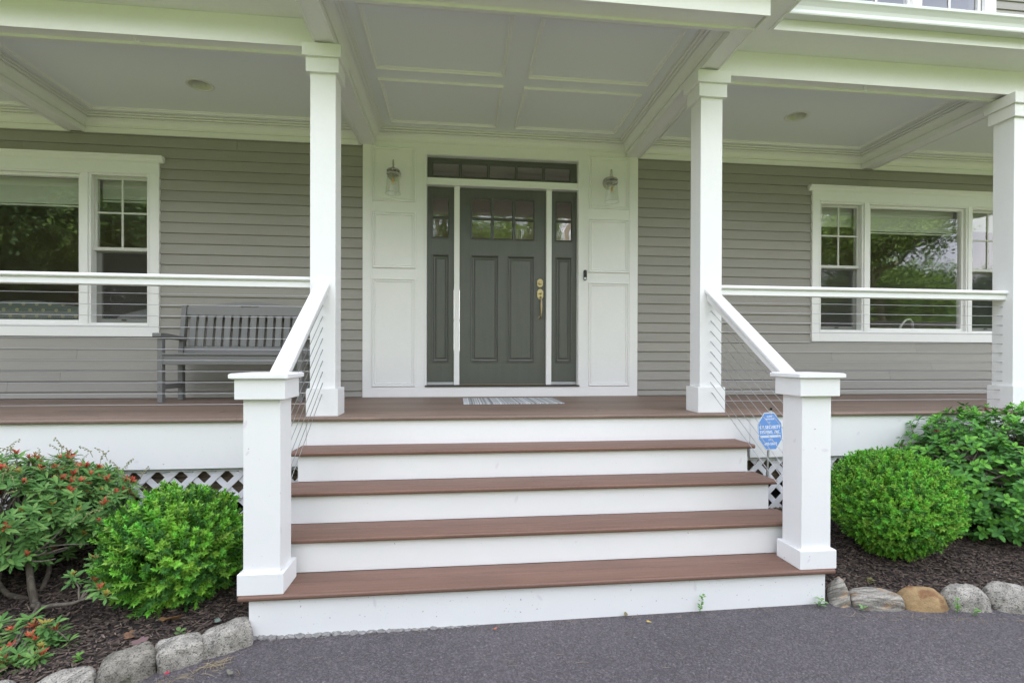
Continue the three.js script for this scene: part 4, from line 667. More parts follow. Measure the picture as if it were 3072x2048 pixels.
// ---- alarm sign on its post
{
  const x = 1.727, z = 2.0, y = -0.108, t = thing('alarm_sign', 'blue octagonal alarm company sign on a metal post behind the stair cables', 'sign', [x, bedY(x, 1.99), z]);
  const W = 0.172, H = 0.262, k = 0.052, ky = 0.078, oct = (d) => [[-W / 2 + k, H / 2 - d], [W / 2 - k, H / 2 - d], [W / 2 - d, H / 2 - ky], [W / 2 - d, -H / 2 + ky], [W / 2 - k, -H / 2 + d], [-W / 2 + k, -H / 2 + d], [-W / 2 + d, -H / 2 + ky], [-W / 2 + d, H / 2 - ky]].map(([a, b]) => new THREE.Vector2(a, b));
  const cv = document.createElement('canvas'); cv.width = 690; cv.height = 1048; const c = cv.getContext('2d'), X = (m) => (m / W + 0.5) * 690, Yp = (m) => (0.5 - m / H) * 1048;
  c.fillStyle = '#e9edf2'; c.fillRect(0, 0, 690, 1048); c.fillStyle = '#6a98d6'; c.beginPath(); oct(0.0045).forEach((p, i) => (i ? c.lineTo(X(p.x), Yp(p.y)) : c.moveTo(X(p.x), Yp(p.y)))); c.closePath(); c.fill();
  c.fillStyle = '#eef2f7'; c.textAlign = 'center'; c.textBaseline = 'middle';
  const line = (s, yy, px, weight, width) => { c.save(); c.font = weight + ' ' + px + 'px sans-serif'; const w = c.measureText(s).width; c.translate(345, yy); if (width) c.scale(width / w, 1); c.fillText(s, 0, 0); c.restore(); };
  line('ALARM', 105, 62, 'bold', 150); line('PROTECTION', 182, 62, 'bold', 270); line('BY', 272, 40, 'normal', 50); line('E.F.SECURITY', 410, 128, 'bold', 590); line('SYSTEMS, INC.', 548, 122, 'bold', 590); c.fillRect(55, 640, 580, 14); c.fillRect(55, 662, 580, 22); c.fillRect(55, 692, 580, 10); line('(203)', 762, 66, 'normal', 120); line('483-SAFE', 878, 104, 'bold', 360);
  const map = new THREE.CanvasTexture(cv); map.colorSpace = THREE.SRGBColorSpace; map.magFilter = THREE.LinearFilter;
  const tiltM = (g) => at(g, x, y, z, -0.03, -0.12, 0.045);
  const body = part('panel', tiltM(new THREE.ExtrudeGeometry(new THREE.Shape(oct(0)), { depth: 0.003, bevelEnabled: true, bevelSize: 0.0008, bevelThickness: 0.0008, bevelSegments: 1 })), std({ color: lin(0.7, 0.72, 0.75), roughness: 0.5 }), t);
  const f = new THREE.ShapeGeometry(new THREE.Shape(oct(0.001))); { const p = f.attributes.position, uv = f.attributes.uv; for (let i = 0; i < p.count; i++) uv.setXY(i, p.getX(i) / W + 0.5, p.getY(i) / H + 0.5); } f.translate(0, 0, 0.0046);
  part('print', tiltM(f), std({ map, roughness: 0.45 }), body);
  part('post', tube([[x + 0.012, y + 0.150, z - 0.008], [x, y, z - 0.010], [x - 0.030, bedY(x, z) - 0.06, z - 0.005]], 0.0085, 10), aluminium, t);
  part('post_cap', tube([[x + 0.0125, y + 0.146, z - 0.008], [x + 0.0135, y + 0.164, z - 0.008]], 0.0095, 10), black, t);
}
// ---- blinds, furniture behind the glass
{
  const { L, W } = WIN;
  const blind = (x0, x1, low, label, group) => { const t = thing('window_blind', label, 'blind', [(x0 + x1) / 2, low, -0.15], group); for (let y = 2.135, k = 0; y > low + 0.02; y -= 0.0125, k++) part('slat', box(x0, x1, y - 0.0055, y + 0.0055, -0.165 - 0.004 * (k % 2), -0.140, 0), blindMat, t); part('bottom_rail', box(x0, x1, low, low + 0.016, -0.168, -0.138, 0.003), blindMat, t); };
  for (const [w, low, tail] of [[L, 1.868, 'in the bench side window'], [W, 1.865, 'in the right window']]) {
    blind(w.p0 + 0.03, w.p1 - 0.03, low, 'raised pale slatted blind behind the large pane ' + tail, null);
    for (const [a, b] of [[w.a, w.a + w.d1], [w.b - w.d1, w.b]]) blind(a + 0.03, b - 0.03, low + 0.06, 'raised slatted blind behind the narrow sash ' + ((a > w.p0) === (w === L) ? 'nearer the door ' : 'away from the door ') + tail, null);
  }
  // sofa with dotted cover, its back to the window
  const dots = colorTex(256, 256, 0.12, 0.12, (u, v) => { const d = Math.min(Math.hypot(u - 0.5, v - 0.25), Math.hypot(Math.min(u, 1 - u), v - 0.75)), k = smooth(0.155, 0.135, d), w = 0.9 + 0.2 * vnoise(u * 60, v * 60, 60, 60, 1); return [lerp(0.15, 0.34, k) * w, lerp(0.17, 0.34, k) * w, lerp(0.155, 0.20, k) * w]; });
  const cover = std({ map: dots, roughness: 0.95 }), s = thing('sofa', 'sofa with dotted cover seen through the bench side window', 'sofa', [-4.75, -0.035, -0.7]);
  { const sh = new THREE.Shape(); sh.moveTo(-5.65, 0.3); sh.lineTo(-3.95, 0.3); sh.lineTo(-3.95, 0.72); for (let i = 0; i <= 20; i++) { const t = i / 20; sh.lineTo(-3.95 - 1.7 * t, 0.74 + 0.20 * Math.pow(Math.sin(t * Math.PI), 0.8)); } const g = new THREE.ExtrudeGeometry(sh, { depth: 0.12, bevelEnabled: true, bevelSize: 0.03, bevelThickness: 0.03, bevelSegments: 3 }); g.translate(0, 0, -0.48); part('backrest', boxUV(g), cover, s); }
  part('seat', box(-5.65, -3.95, 0.03, 0.42, -1.25, -0.53, 0.04), cover, s); for (const x of [-5.85, -3.93]) part('arm', box(x, x + 0.18, 0.0, 0.6, -1.25, -0.36, 0.05), cover, s);
  for (const x of [-5.7, -3.9]) for (const z of [-1.2, -0.45]) part('leg', box(x - 0.03, x + 0.03, -0.0345, 0.032, z - 0.03, z + 0.03, 0.004), darkMetal, s);
  { const g = new THREE.SphereGeometry(1, 24, 16), p = g.attributes.position; for (let i = 0; i < p.count; i++) { const a = p.getX(i), b = p.getY(i), c = p.getZ(i), k = 1 / Math.pow(a ** 4 + b ** 4, 0.25) * Math.hypot(a, b) || 1; p.setXYZ(i, a * k * 0.24, b * k * 0.17, c * 0.07 * (1 - 0.3 * (a * a + b * b))); } g.computeVertexNormals(); single('pillow', 'white pillow leaning on the sofa arm', 'pillow', at(boxUV(g), -3.80, 0.735, -0.50, -0.35, 0.2, 0.35), std({ color: lin(0.6, 0.6, 0.58), roughness: 0.95 }), [-3.80, 0.57, -0.5]); }
  for (const [x, z, turn, label] of [[5.05, -0.72, 0.35, 'white bentwood chair behind the large right pane'], [3.82, -0.75, -0.3, 'white bentwood chair behind the narrow sash of the right window']]) {
    const c = thing('dining_chair', label, 'chair', [x, -0.035, z], 'chairs inside the right window'), wm = std({ color: lin(0.7, 0.7, 0.68), roughness: 0.5 }), T = (g) => { g.translate(-x, 0, -z); g.rotateY(turn); g.translate(x, 0, z); return g; };
    part('seat', T(at(lathe([[0, 0.02], [0.19, 0.02], [0.2, 0.01], [0.2, -0.01], [0, -0.012]], 24), x, 0.43, z)), wm, c);
    for (const [a, b] of [[-1, -1], [1, -1], [-1, 1], [1, 1]]) part('leg', T(tube([[x + a * 0.13, 0.42, z + b * 0.13], [x + a * 0.18, -0.035, z + b * 0.18]], [0.016, 0.012], 8)), wm, c);
    const bow = (w, h) => [...Array(13)].map((_, i) => { const t = i / 12 * Math.PI; return [x - w * Math.cos(t), 0.42 + h * Math.pow(Math.sin(t), 0.6), z + 0.17 + 0.07 * Math.sin(t)]; });
    part('back_frame', T(tube(bow(0.19, 0.48), 0.014, 8)), wm, c); part('back_loop', T(tube(bow(0.10, 0.36), 0.010, 8)), wm, c);
  }
}

// ================================================================ PLANTS
// a leaf along +z with a folded midrib, normal +y
function leafGeo(len, wid, stations, fold = 0.25, curl = 0.12) {
  const q = [], C = (t) => [0, curl * len * (t - t * t * 1.6), len * t], E = (t, w, s) => [s * w * wid / 2, C(t)[1] + fold * w * wid / 2, len * t];
  for (let i = 0; i + 1 < stations.length; i++) { const [t0, w0] = stations[i], [t1, w1] = stations[i + 1]; for (const s of [-1, 1]) { const p = [C(t0), ...(w0 > 0.01 ? [E(t0, w0, s)] : []), ...(w1 > 0.01 ? [E(t1, w1, s)] : []), C(t1)]; q.push(s < 0 ? p : p.reverse()); } }
  return tris(q.map((p) => p.slice().reverse()));
}
const BOXLEAF = [[0, 0.05], [0.45, 1], [1, 0]], LANCE = [[0, 0.08], [0.35, 0.75], [0.65, 1], [1, 0]], OVAL = [[0, 0.05], [0.3, 0.85], [0.62, 1], [0.85, 0.62], [1, 0]];
// a box sprig: pairs of small leaves up a short shoot (+y)
function sprigGeo(seed, pairs, len, leaf) {
  const R = rng(seed), g = [];
  for (let k = 0; k < pairs; k++) {
    const t = k / (pairs - 1), y = len * (0.15 + 0.85 * t), n = k === pairs - 1 ? 4 : 2;
    for (let s = 0; s < n; s++) { const l = leaf * (0.75 + 0.4 * R()) * (k === pairs - 1 ? 0.8 : 1), q = leafGeo(l, l * 0.44, BOXLEAF, 0.3, 0.1); q.rotateX(-(0.35 + 0.5 * t + 0.3 * R())); q.rotateY(k * 1.57 + s * Math.PI * 2 / n + (R() - 0.5) * 0.6); q.translate(0, y, 0); g.push(q); }
  }
  g.push(tube([[0, -len * 0.4, 0], [0, len, 0]], [0.0011, 0.0006], 4, false).toNonIndexed());
  return merge(g);
}
const sph = (R) => { const z = R() * 2 - 1, a = R() * Math.PI * 2, s = Math.sqrt(1 - z * z); return new THREE.Vector3(s * Math.cos(a), z, s * Math.sin(a)); };
const aim = (pos, dir, roll, s) => { const y = dir.clone().normalize(), x = new THREE.Vector3(Math.cos(roll), 0.13, Math.sin(roll)).cross(y).normalize(), z = x.clone().cross(y); return new THREE.Matrix4().makeBasis(x.multiplyScalar(s), y.multiplyScalar(s), z.multiplyScalar(s)).setPosition(pos); };
function woody(name, list, parent) { part(name, merge(list.map(([p, r]) => { const g = tube(p, r, 7); const q = g.attributes.position, uv = g.attributes.uv; for (let i = 0; i < q.count; i++) uv.setXY(i, (q.getX(i) + q.getZ(i)) * 1.5, q.getY(i)); return g; })), bark, parent); }
const limb = (R, a, b, r0, r1, bend = 0.12, n = 6) => { const A = new THREE.Vector3(...a), B = new THREE.Vector3(...b), L = A.distanceTo(B), o = new THREE.Vector3(R() - 0.5, R() - 0.5, R() - 0.5).multiplyScalar(bend * 2 * L), p = [], r = []; for (let i = 0; i <= n; i++) { const t = i / n, v = A.clone().lerp(B, t).addScaledVector(o, Math.sin(t * Math.PI)).add(new THREE.Vector3(R() - 0.5, R() - 0.5, R() - 0.5).multiplyScalar(i && i < n ? L * 0.03 : 0)); p.push(v.toArray()); r.push(lerp(r0, r1, t)); } return [p, r]; };

// ---- box shrubs: a clipped round one, a loose one
function boxShrub(label, c, rad, o) {
  const R = rng(o.seed), base = [c[0], bedY(c[0], c[2]), c[2]], t = thing('box_shrub', label, 'shrub', base), stems = [], groups = o.kinds.map(() => [[], []]);
  for (let i = 0; i < o.stems; i++) { const d = sph(R); d.y = Math.abs(d.y) * 0.9 + 0.25; d.normalize(); stems.push(limb(R, [base[0] + (R() - 0.5) * 0.12, base[1] - 0.03, base[2] + (R() - 0.5) * 0.12], [c[0] + d.x * rad[0] * 0.8, c[1] + d.y * rad[1] * 0.8, c[2] + d.z * rad[2] * 0.8], 0.010 + 0.006 * R(), 0.003, 0.14)); }
  woody('stem', stems, t);
  const lumps = [...Array(o.lumps)].map(() => [sph(R), 0.25 + 0.45 * R(), (R() - 0.35) * o.lump]);
  for (let i = 0; i < o.count; i++) {
    const d = sph(R); let k = 1; for (const [v, w, h] of lumps) { const a = d.angleTo(v); k += h * Math.exp(-a * a / (w * w)); }
    k += o.rough * fbm3(d.x * 3.2 + o.seed, d.y * 3.2, d.z * 3.2, 3);
    const s = (k < 1 - o.gap ? 1 : 1) * k * (1 - o.depth * Math.pow(R(), 1.7)); const low = d.y < -0.2 ? 1 - 0.25 * smooth(-0.2, -0.9, d.y) : 1;
    const p = new THREE.Vector3(c[0] + d.x * rad[0] * s * low, c[1] + d.y * rad[1] * s, c[2] + d.z * rad[2] * s * low);
    if (p.y < bedY(p.x, p.z) + 0.015 || (o.hole && o.hole(p, R))) continue;
    const out = new THREE.Vector3(d.x / rad[0], d.y / rad[1], d.z / rad[2]).normalize().multiplyScalar(0.8).add(new THREE.Vector3(0, o.lift, 0)).addScaledVector(sph(R), o.spread);
    const j = R() * o.kinds.length | 0, v = R(), tone = v < o.old ? [0.070, 0.200, 0.040] : [lerp(0.17, 0.27, R()), lerp(0.42, 0.57, R()), lerp(0.05, 0.08, R())], f = 0.85 + 0.3 * R();
    groups[j][0].push(aim(p, out, R() * 6.3, 0.8 + 0.45 * R())); groups[j][1].push(lin(tone[0] * f, tone[1] * f, tone[2] * f));
  }
  o.kinds.forEach((g, j) => copies('foliage', g, tintedLeaf, t, groups[j][0], groups[j][1]));
  return t;
}
boxShrub('round clipped bright green box shrub beside the newel post', [2.30, -0.525, 2.42], [0.335, 0.300, 0.34], { seed: 21, stems: 9, lumps: 9, lump: 0.07, rough: 0.08, gap: 0, depth: 0.26, count: 7600, lift: 0.6, spread: 0.42, old: 0.14, kinds: [1, 2, 3, 8].map((k) => sprigGeo(k * 7, 6, 0.046, 0.020)) });
boxShrub('loose bright green box shrub with bare stems showing', [-1.95, -0.63, 2.48], [0.262, 0.250, 0.30], { seed: 35, stems: 14, lumps: 14, lump: 0.24, rough: 0.30, gap: 0.1, depth: 0.40, count: 3500, lift: 0.6, spread: 0.55, old: 0.26, kinds: [4, 5, 6, 9].map((k) => sprigGeo(k * 7, 8, 0.078, 0.0265)), hole: (p, R) => { const a = Math.hypot((p.x + 1.98) / 0.10, (p.y + 0.66) / 0.10); return p.z > 2.5 && a < 1 && R() < 0.85; } });

// ---- shrubs with larger leaves: the leaves nearest the drive are parts of their own
function leafyShrub(t, leaves, geos, mats, eye) {   // leaves: [matrix, geometry index, material index]
  const p = new THREE.Vector3(), key = leaves.map((l) => p.setFromMatrixPosition(l[0]).distanceTo(eye)), order = leaves.map((_, i) => i).sort((a, b) => key[a] - key[b]);
  order.slice(0, 300).forEach((i) => piece('leaf', geos[leaves[i][1]], mats[leaves[i][2]], t, leaves[i][0]));
  const rest = new Map(); order.slice(300).forEach((i) => { const k = leaves[i][1] + '/' + leaves[i][2]; if (!rest.has(k)) rest.set(k, []); rest.get(k).push(leaves[i]); });
  for (const l of rest.values()) copies('foliage', geos[l[0][1]], mats[l[0][2]], t, l.map((q) => q[0]));
}
const UP = new THREE.Vector3(0, 1, 0);
function whorl(out, R, pos, axis, n, geo, mat, tilt, s, jitter = 0.25) {   // n leaves round a shoot tip
  const y = axis.clone().normalize(), x = new THREE.Vector3(0.3, 0.1, 0.9).cross(y).normalize(), z = x.clone().cross(y), o = R() * 6.3;
  for (let k = 0; k < n; k++) {
    const a = o + k / n * Math.PI * 2 + (R() - 0.5) * 0.5, e = tilt + (R() - 0.5) * jitter * 2, r = x.clone().multiplyScalar(Math.cos(a)).addScaledVector(z, Math.sin(a)), d = r.clone().multiplyScalar(Math.cos(e)).addScaledVector(y, Math.sin(e)), nrm = y.clone().multiplyScalar(Math.cos(e)).addScaledVector(r, -Math.sin(e)), sd = nrm.clone().cross(d), q = s * (0.75 + 0.4 * R());
    out.push([new THREE.Matrix4().makeBasis(sd.multiplyScalar(q), nrm.multiplyScalar(q), d.multiplyScalar(q)).setPosition(pos.clone().addScaledVector(y, (R() - 0.6) * 0.012)), typeof geo === 'function' ? geo() : geo, typeof mat === 'function' ? mat() : mat]);
  }
}
{ // pieris with red young shoots
  const R = rng(61), base = [-2.56, bedY(-2.56, 2.62), 2.62], t = thing('pieris_shrub', 'leggy evergreen shrub with red young leaf tips', 'shrub', base), leaves = [], wood = [];
  const c = new THREE.Vector3(-2.90, -0.43, 2.34), rad = new THREE.Vector3(0.62, 0.29, 0.58);
  const hub = [[-2.60, -0.60, 2.60], [-2.78, -0.62, 2.52], [-2.95, -0.66, 2.44], [-2.72, -0.56, 2.30], [-3.1, -0.62, 2.35]];
  wood.push(limb(R, base, hub[0], 0.019, 0.013, 0.08), limb(R, [base[0] - 0.05, base[1], base[2] - 0.05], hub[1], 0.014, 0.010, 0.16), limb(R, [base[0] - 0.22, base[1], base[2] - 0.1], hub[2], 0.016, 0.011, 0.14), limb(R, [base[0] - 0.05, base[1], base[2] - 0.1], hub[3], 0.013, 0.009, 0.12), limb(R, [base[0] - 0.3, base[1], base[2] - 0.05], hub[4], 0.013, 0.009, 0.12));
  const green = [0, 1, 2], red = [3, 4], mats = [leafMat(0.085, 0.200, 0.050), leafMat(0.110, 0.250, 0.060), leafMat(0.165, 0.310, 0.080), leafMat(0.46, 0.085, 0.050), leafMat(0.50, 0.16, 0.07), leafMat(0.34, 0.28, 0.06)];
  const geos = [leafGeo(0.056, 0.0165, LANCE, 0.22, 0.15), leafGeo(0.047, 0.014, LANCE, 0.3, -0.2), leafGeo(0.036, 0.011, LANCE, 0.35, 0.15)];
  const shoot = (p, ax, chance, from) => {
    whorl(leaves, R, p, ax, 7 + (R() * 4 | 0), () => (R() < 0.6 ? 0 : 1), () => green[R() * 3 | 0], 0.22, 0.9 + 0.35 * R(), 0.35);
    if (R() < 0.75) whorl(leaves, R, p.clone().addScaledVector(ax, -0.03), ax, 6, () => (R() < 0.5 ? 0 : 1), () => green[R() * 3 | 0], -0.15, 0.95, 0.3);
    if (R() < chance) { const q = R() < 0.2 ? 5 : 0; whorl(leaves, R, p.clone().addScaledVector(ax, 0.012), ax, 8, 2, () => q || red[R() * 2 | 0], 0.95, 0.65 + 0.5 * R(), 0.3); }
    if (from) wood.push(limb(R, from, p.toArray(), 0.0055, 0.0022, 0.10, 4));
  };
  for (let i = 0; i < 900; i++) {
    const d = sph(R); if (d.y < -0.8) continue; const k = (0.93 + 0.35 * fbm3(d.x * 2.4, d.y * 2.4, d.z * 2.4 + 4, 3)) * (1 - 0.35 * Math.pow(R(), 2)), p = c.clone().add(d.clone().multiply(rad).multiplyScalar(k));
    if (p.z > 2.98 || p.y < bedY(p.x, p.z) + 0.13) continue;
    const ax = d.clone().multiplyScalar(0.7).add(new THREE.Vector3(0, 0.9, 0.12)).addScaledVector(sph(R), 0.35).normalize();
    shoot(p, ax, d.y > 0.1 ? 0.46 : 0.24, i % 3 === 0 ? hub[R() * hub.length | 0] : null);
  }
  // the skirt of foliage hanging lower on the side away from the steps
  for (let i = 0; i < 150; i++) { const x = -2.62 - 0.75 * Math.pow(R(), 0.8), z = 2.55 + 0.5 * R(), p = new THREE.Vector3(x, bedY(x, Math.min(z, bedEdge(x) - 0.02)) + 0.06 + 0.34 * R(), z); if (x > -2.72 && p.y > -0.70) continue; shoot(p, new THREE.Vector3((R() - 0.5) * 0.5, 0.85, 0.35 + 0.2 * R()).normalize(), 0.3, i % 3 ? null : hub[1 + (R() * 4 | 0)]); }
  // dry twigs under the crown
  for (let i = 0; i < 60; i++) { const h = hub[R() * 5 | 0], d = sph(R); wood.push(limb(R, h, [h[0] + d.x * 0.26, h[1] + 0.03 + Math.abs(d.y) * 0.12, h[2] + d.z * 0.22], 0.006, 0.0018, 0.18, 4)); }
  // the low branch reaching towards the loose box shrub, and the sprays near the ground
  wood.push(limb(R, [base[0] + 0.01, base[1] + 0.01, base[2] + 0.03], [-2.24, -0.745, 2.80], 0.014, 0.007, 0.06, 8)); const tip = [-2.24, -0.745, 2.80];
  for (const [x, y, z, f] of [[-2.15, -0.70, 2.80, tip], [-2.10, -0.72, 2.84, tip], [-2.20, -0.68, 2.76, tip], [-2.28, -0.64, 2.78, tip], [-2.24, -0.60, 2.70, tip]]) shoot(new THREE.Vector3(x, y, z), new THREE.Vector3(0.25, 0.9, 0.3).normalize(), 0.9, f);
  const low = [-2.44, base[1] + 0.02, 2.82]; wood.push(limb(R, base, low, 0.012, 0.007, 0.1, 4));
  for (const [x, y, z] of [[-2.46, -0.84, 2.88], [-2.36, -0.86, 2.92], [-2.28, -0.85, 2.88], [-2.40, -0.88, 2.96], [-2.52, -0.87, 2.94], [-2.30, -0.89, 2.95], [-2.22, -0.88, 2.90], [-2.55, -0.82, 2.86], [-2.46, -0.92, 3.04], [-2.58, -0.93, 3.08], [-2.62, -0.88, 3.0], [-2.40, -0.94, 3.07], [-2.43, -0.90, 3.0], [-2.35, -0.92, 3.0], [-2.50, -0.93, 3.12], [-2.33, -0.83, 2.88], [-2.66, -0.80, 2.9], [-2.7, -0.86, 3.0], [-2.26, -0.90, 3.0], [-2.42, -0.80, 2.84], [-2.50, -0.78, 2.9], [-2.38, -0.90, 3.04], [-2.55, -0.88, 3.02], [-2.31, -0.93, 3.03], [-2.48, -0.86, 2.96], [-2.58, -0.84, 2.96]]) shoot(new THREE.Vector3(x, y, z), new THREE.Vector3((R() - 0.5) * 0.4, 0.9, 0.25).normalize(), 0.45, low);
  for (let i = 0; i < 46; i++) { const d = sph(R), x = -2.56 + d.x * 0.32, z = 2.96 + d.z * 0.16, p = new THREE.Vector3(x, G(x, z) + 0.07 + 0.13 * R(), z); if (z > bedEdge(x) + 0.06) continue; shoot(p, new THREE.Vector3((R() - 0.5) * 0.5, 0.85, 0.3).normalize(), 0.35, i % 2 ? null : low); }
  woody('stem', wood, t);
  leafyShrub(t, leaves, geos, mats, new THREE.Vector3(-0.47, 0.41, 5.5));
  // seed strings
  const seedG = tube([[0, 0, 0], [0.3, 0.35, 0], [0.7, 0.5, 0], [1, 0.45, 0]], [0.02, 0.02, 0.015, 0.01], 4), bead = new THREE.IcosahedronGeometry(0.05, 0), strings = merge([seedG, ...[0.25, 0.4, 0.5, 0.62, 0.74, 0.86, 0.97].map((x, i) => bead.clone().translate(x, 0.2 + 0.32 * Math.sqrt(x) - (i % 2) * 0.08, (i % 3 - 1) * 0.06))]), sl = [];
  for (let i = 0; i < 70; i++) { const d = sph(R); d.y = Math.abs(d.y); const p = c.clone().add(d.multiply(rad).multiplyScalar(1.02)); if (p.z < 2.9) sl.push(M4(p.x, p.y, p.z, 0, R() * 6.3, R() * 0.7, 0.05 + 0.05 * R())); }
  copies('seed_strings', strings, std({ color: lin(0.24, 0.24, 0.10), roughness: 0.7 }), t, sl);
}
{ // azalea
  const R = rng(83), c = new THREE.Vector3(3.40, -0.46, 2.14), rad = new THREE.Vector3(0.84, 0.52, 0.60), base = [c.x, bedY(c.x, c.z), c.z], t = thing('azalea_shrub', 'azalea with oval green leaves and a few faded pink flowers', 'shrub', base), leaves = [], wood = [], tips = [];
  const mats = [leafMat(0.080, 0.220, 0.050), leafMat(0.115, 0.320, 0.060), leafMat(0.19, 0.46, 0.07), leafMat(0.40, 0.07, 0.11, { roughness: 0.7 }), leafMat(0.20, 0.11, 0.06, { roughness: 0.8 })];
  const geos = [leafGeo(0.050, 0.023, OVAL, 0.18, 0.15), leafGeo(0.040, 0.019, OVAL, 0.25, -0.1), leafGeo(0.022, 0.010, OVAL, 0.4, 0.3)];
  for (let i = 0; i < 16; i++) { const d = sph(R); d.y = Math.abs(d.y) * 0.8 + 0.15; const e = c.clone().add(d.multiply(rad).multiplyScalar(0.7)); tips.push(e); wood.push(limb(R, [base[0] + (R() - 0.5) * 0.16, base[1] - 0.02, base[2] + (R() - 0.5) * 0.16], e.toArray(), 0.013, 0.004, 0.14)); }
  for (let i = 0; i < 2100; i++) {
    const d = sph(R); if (d.y < -0.75) continue; const k = (0.94 + 0.42 * fbm3(d.x * 2.6 + 3, d.y * 2.6, d.z * 2.6, 3)) * (1 - 0.42 * Math.pow(R(), 1.8)), p = c.clone().add(d.clone().multiply(rad).multiplyScalar(k));
    if (p.y < bedY(p.x, p.z) + 0.03 || p.z < 1.81) continue;
    const ax = d.clone().multiplyScalar(0.8).add(UP.clone().multiplyScalar(0.75)).addScaledVector(sph(R), 0.4).normalize(), tone = R() < 0.25 ? 0 : 1, young = R() < 0.55;
    whorl(leaves, R, p, ax, 5 + (R() * 2 | 0), () => (R() < 0.7 ? 0 : 1), () => (young && R() < 0.5 ? 2 : R() < 0.3 ? 0 : tone), 0.28, 0.85 + 0.4 * R(), 0.4);
    if (R() < 0.5) whorl(leaves, R, p.clone().addScaledVector(ax, -0.025), ax, 4, 0, () => (R() < 0.5 ? 0 : 1), 0.0, 0.95, 0.4);
    if (young) whorl(leaves, R, p.clone().addScaledVector(ax, 0.010), ax, 4, 1, 2, 0.8, 0.7, 0.3);
    if (R() < 0.045) whorl(leaves, R, p.clone().addScaledVector(ax, -0.012), ax, 7, 2, R() < 0.5 ? 3 : 4, 0.5, 1.1, 0.6);
    if (i % 4 === 0) wood.push(limb(R, tips[R() * tips.length | 0].toArray(), p.toArray(), 0.004, 0.002, 0.1, 4));
  }
  woody('stem', wood, t);
  leafyShrub(t, leaves, geos, mats, new THREE.Vector3(0.6, 0.41, 5.2));
}
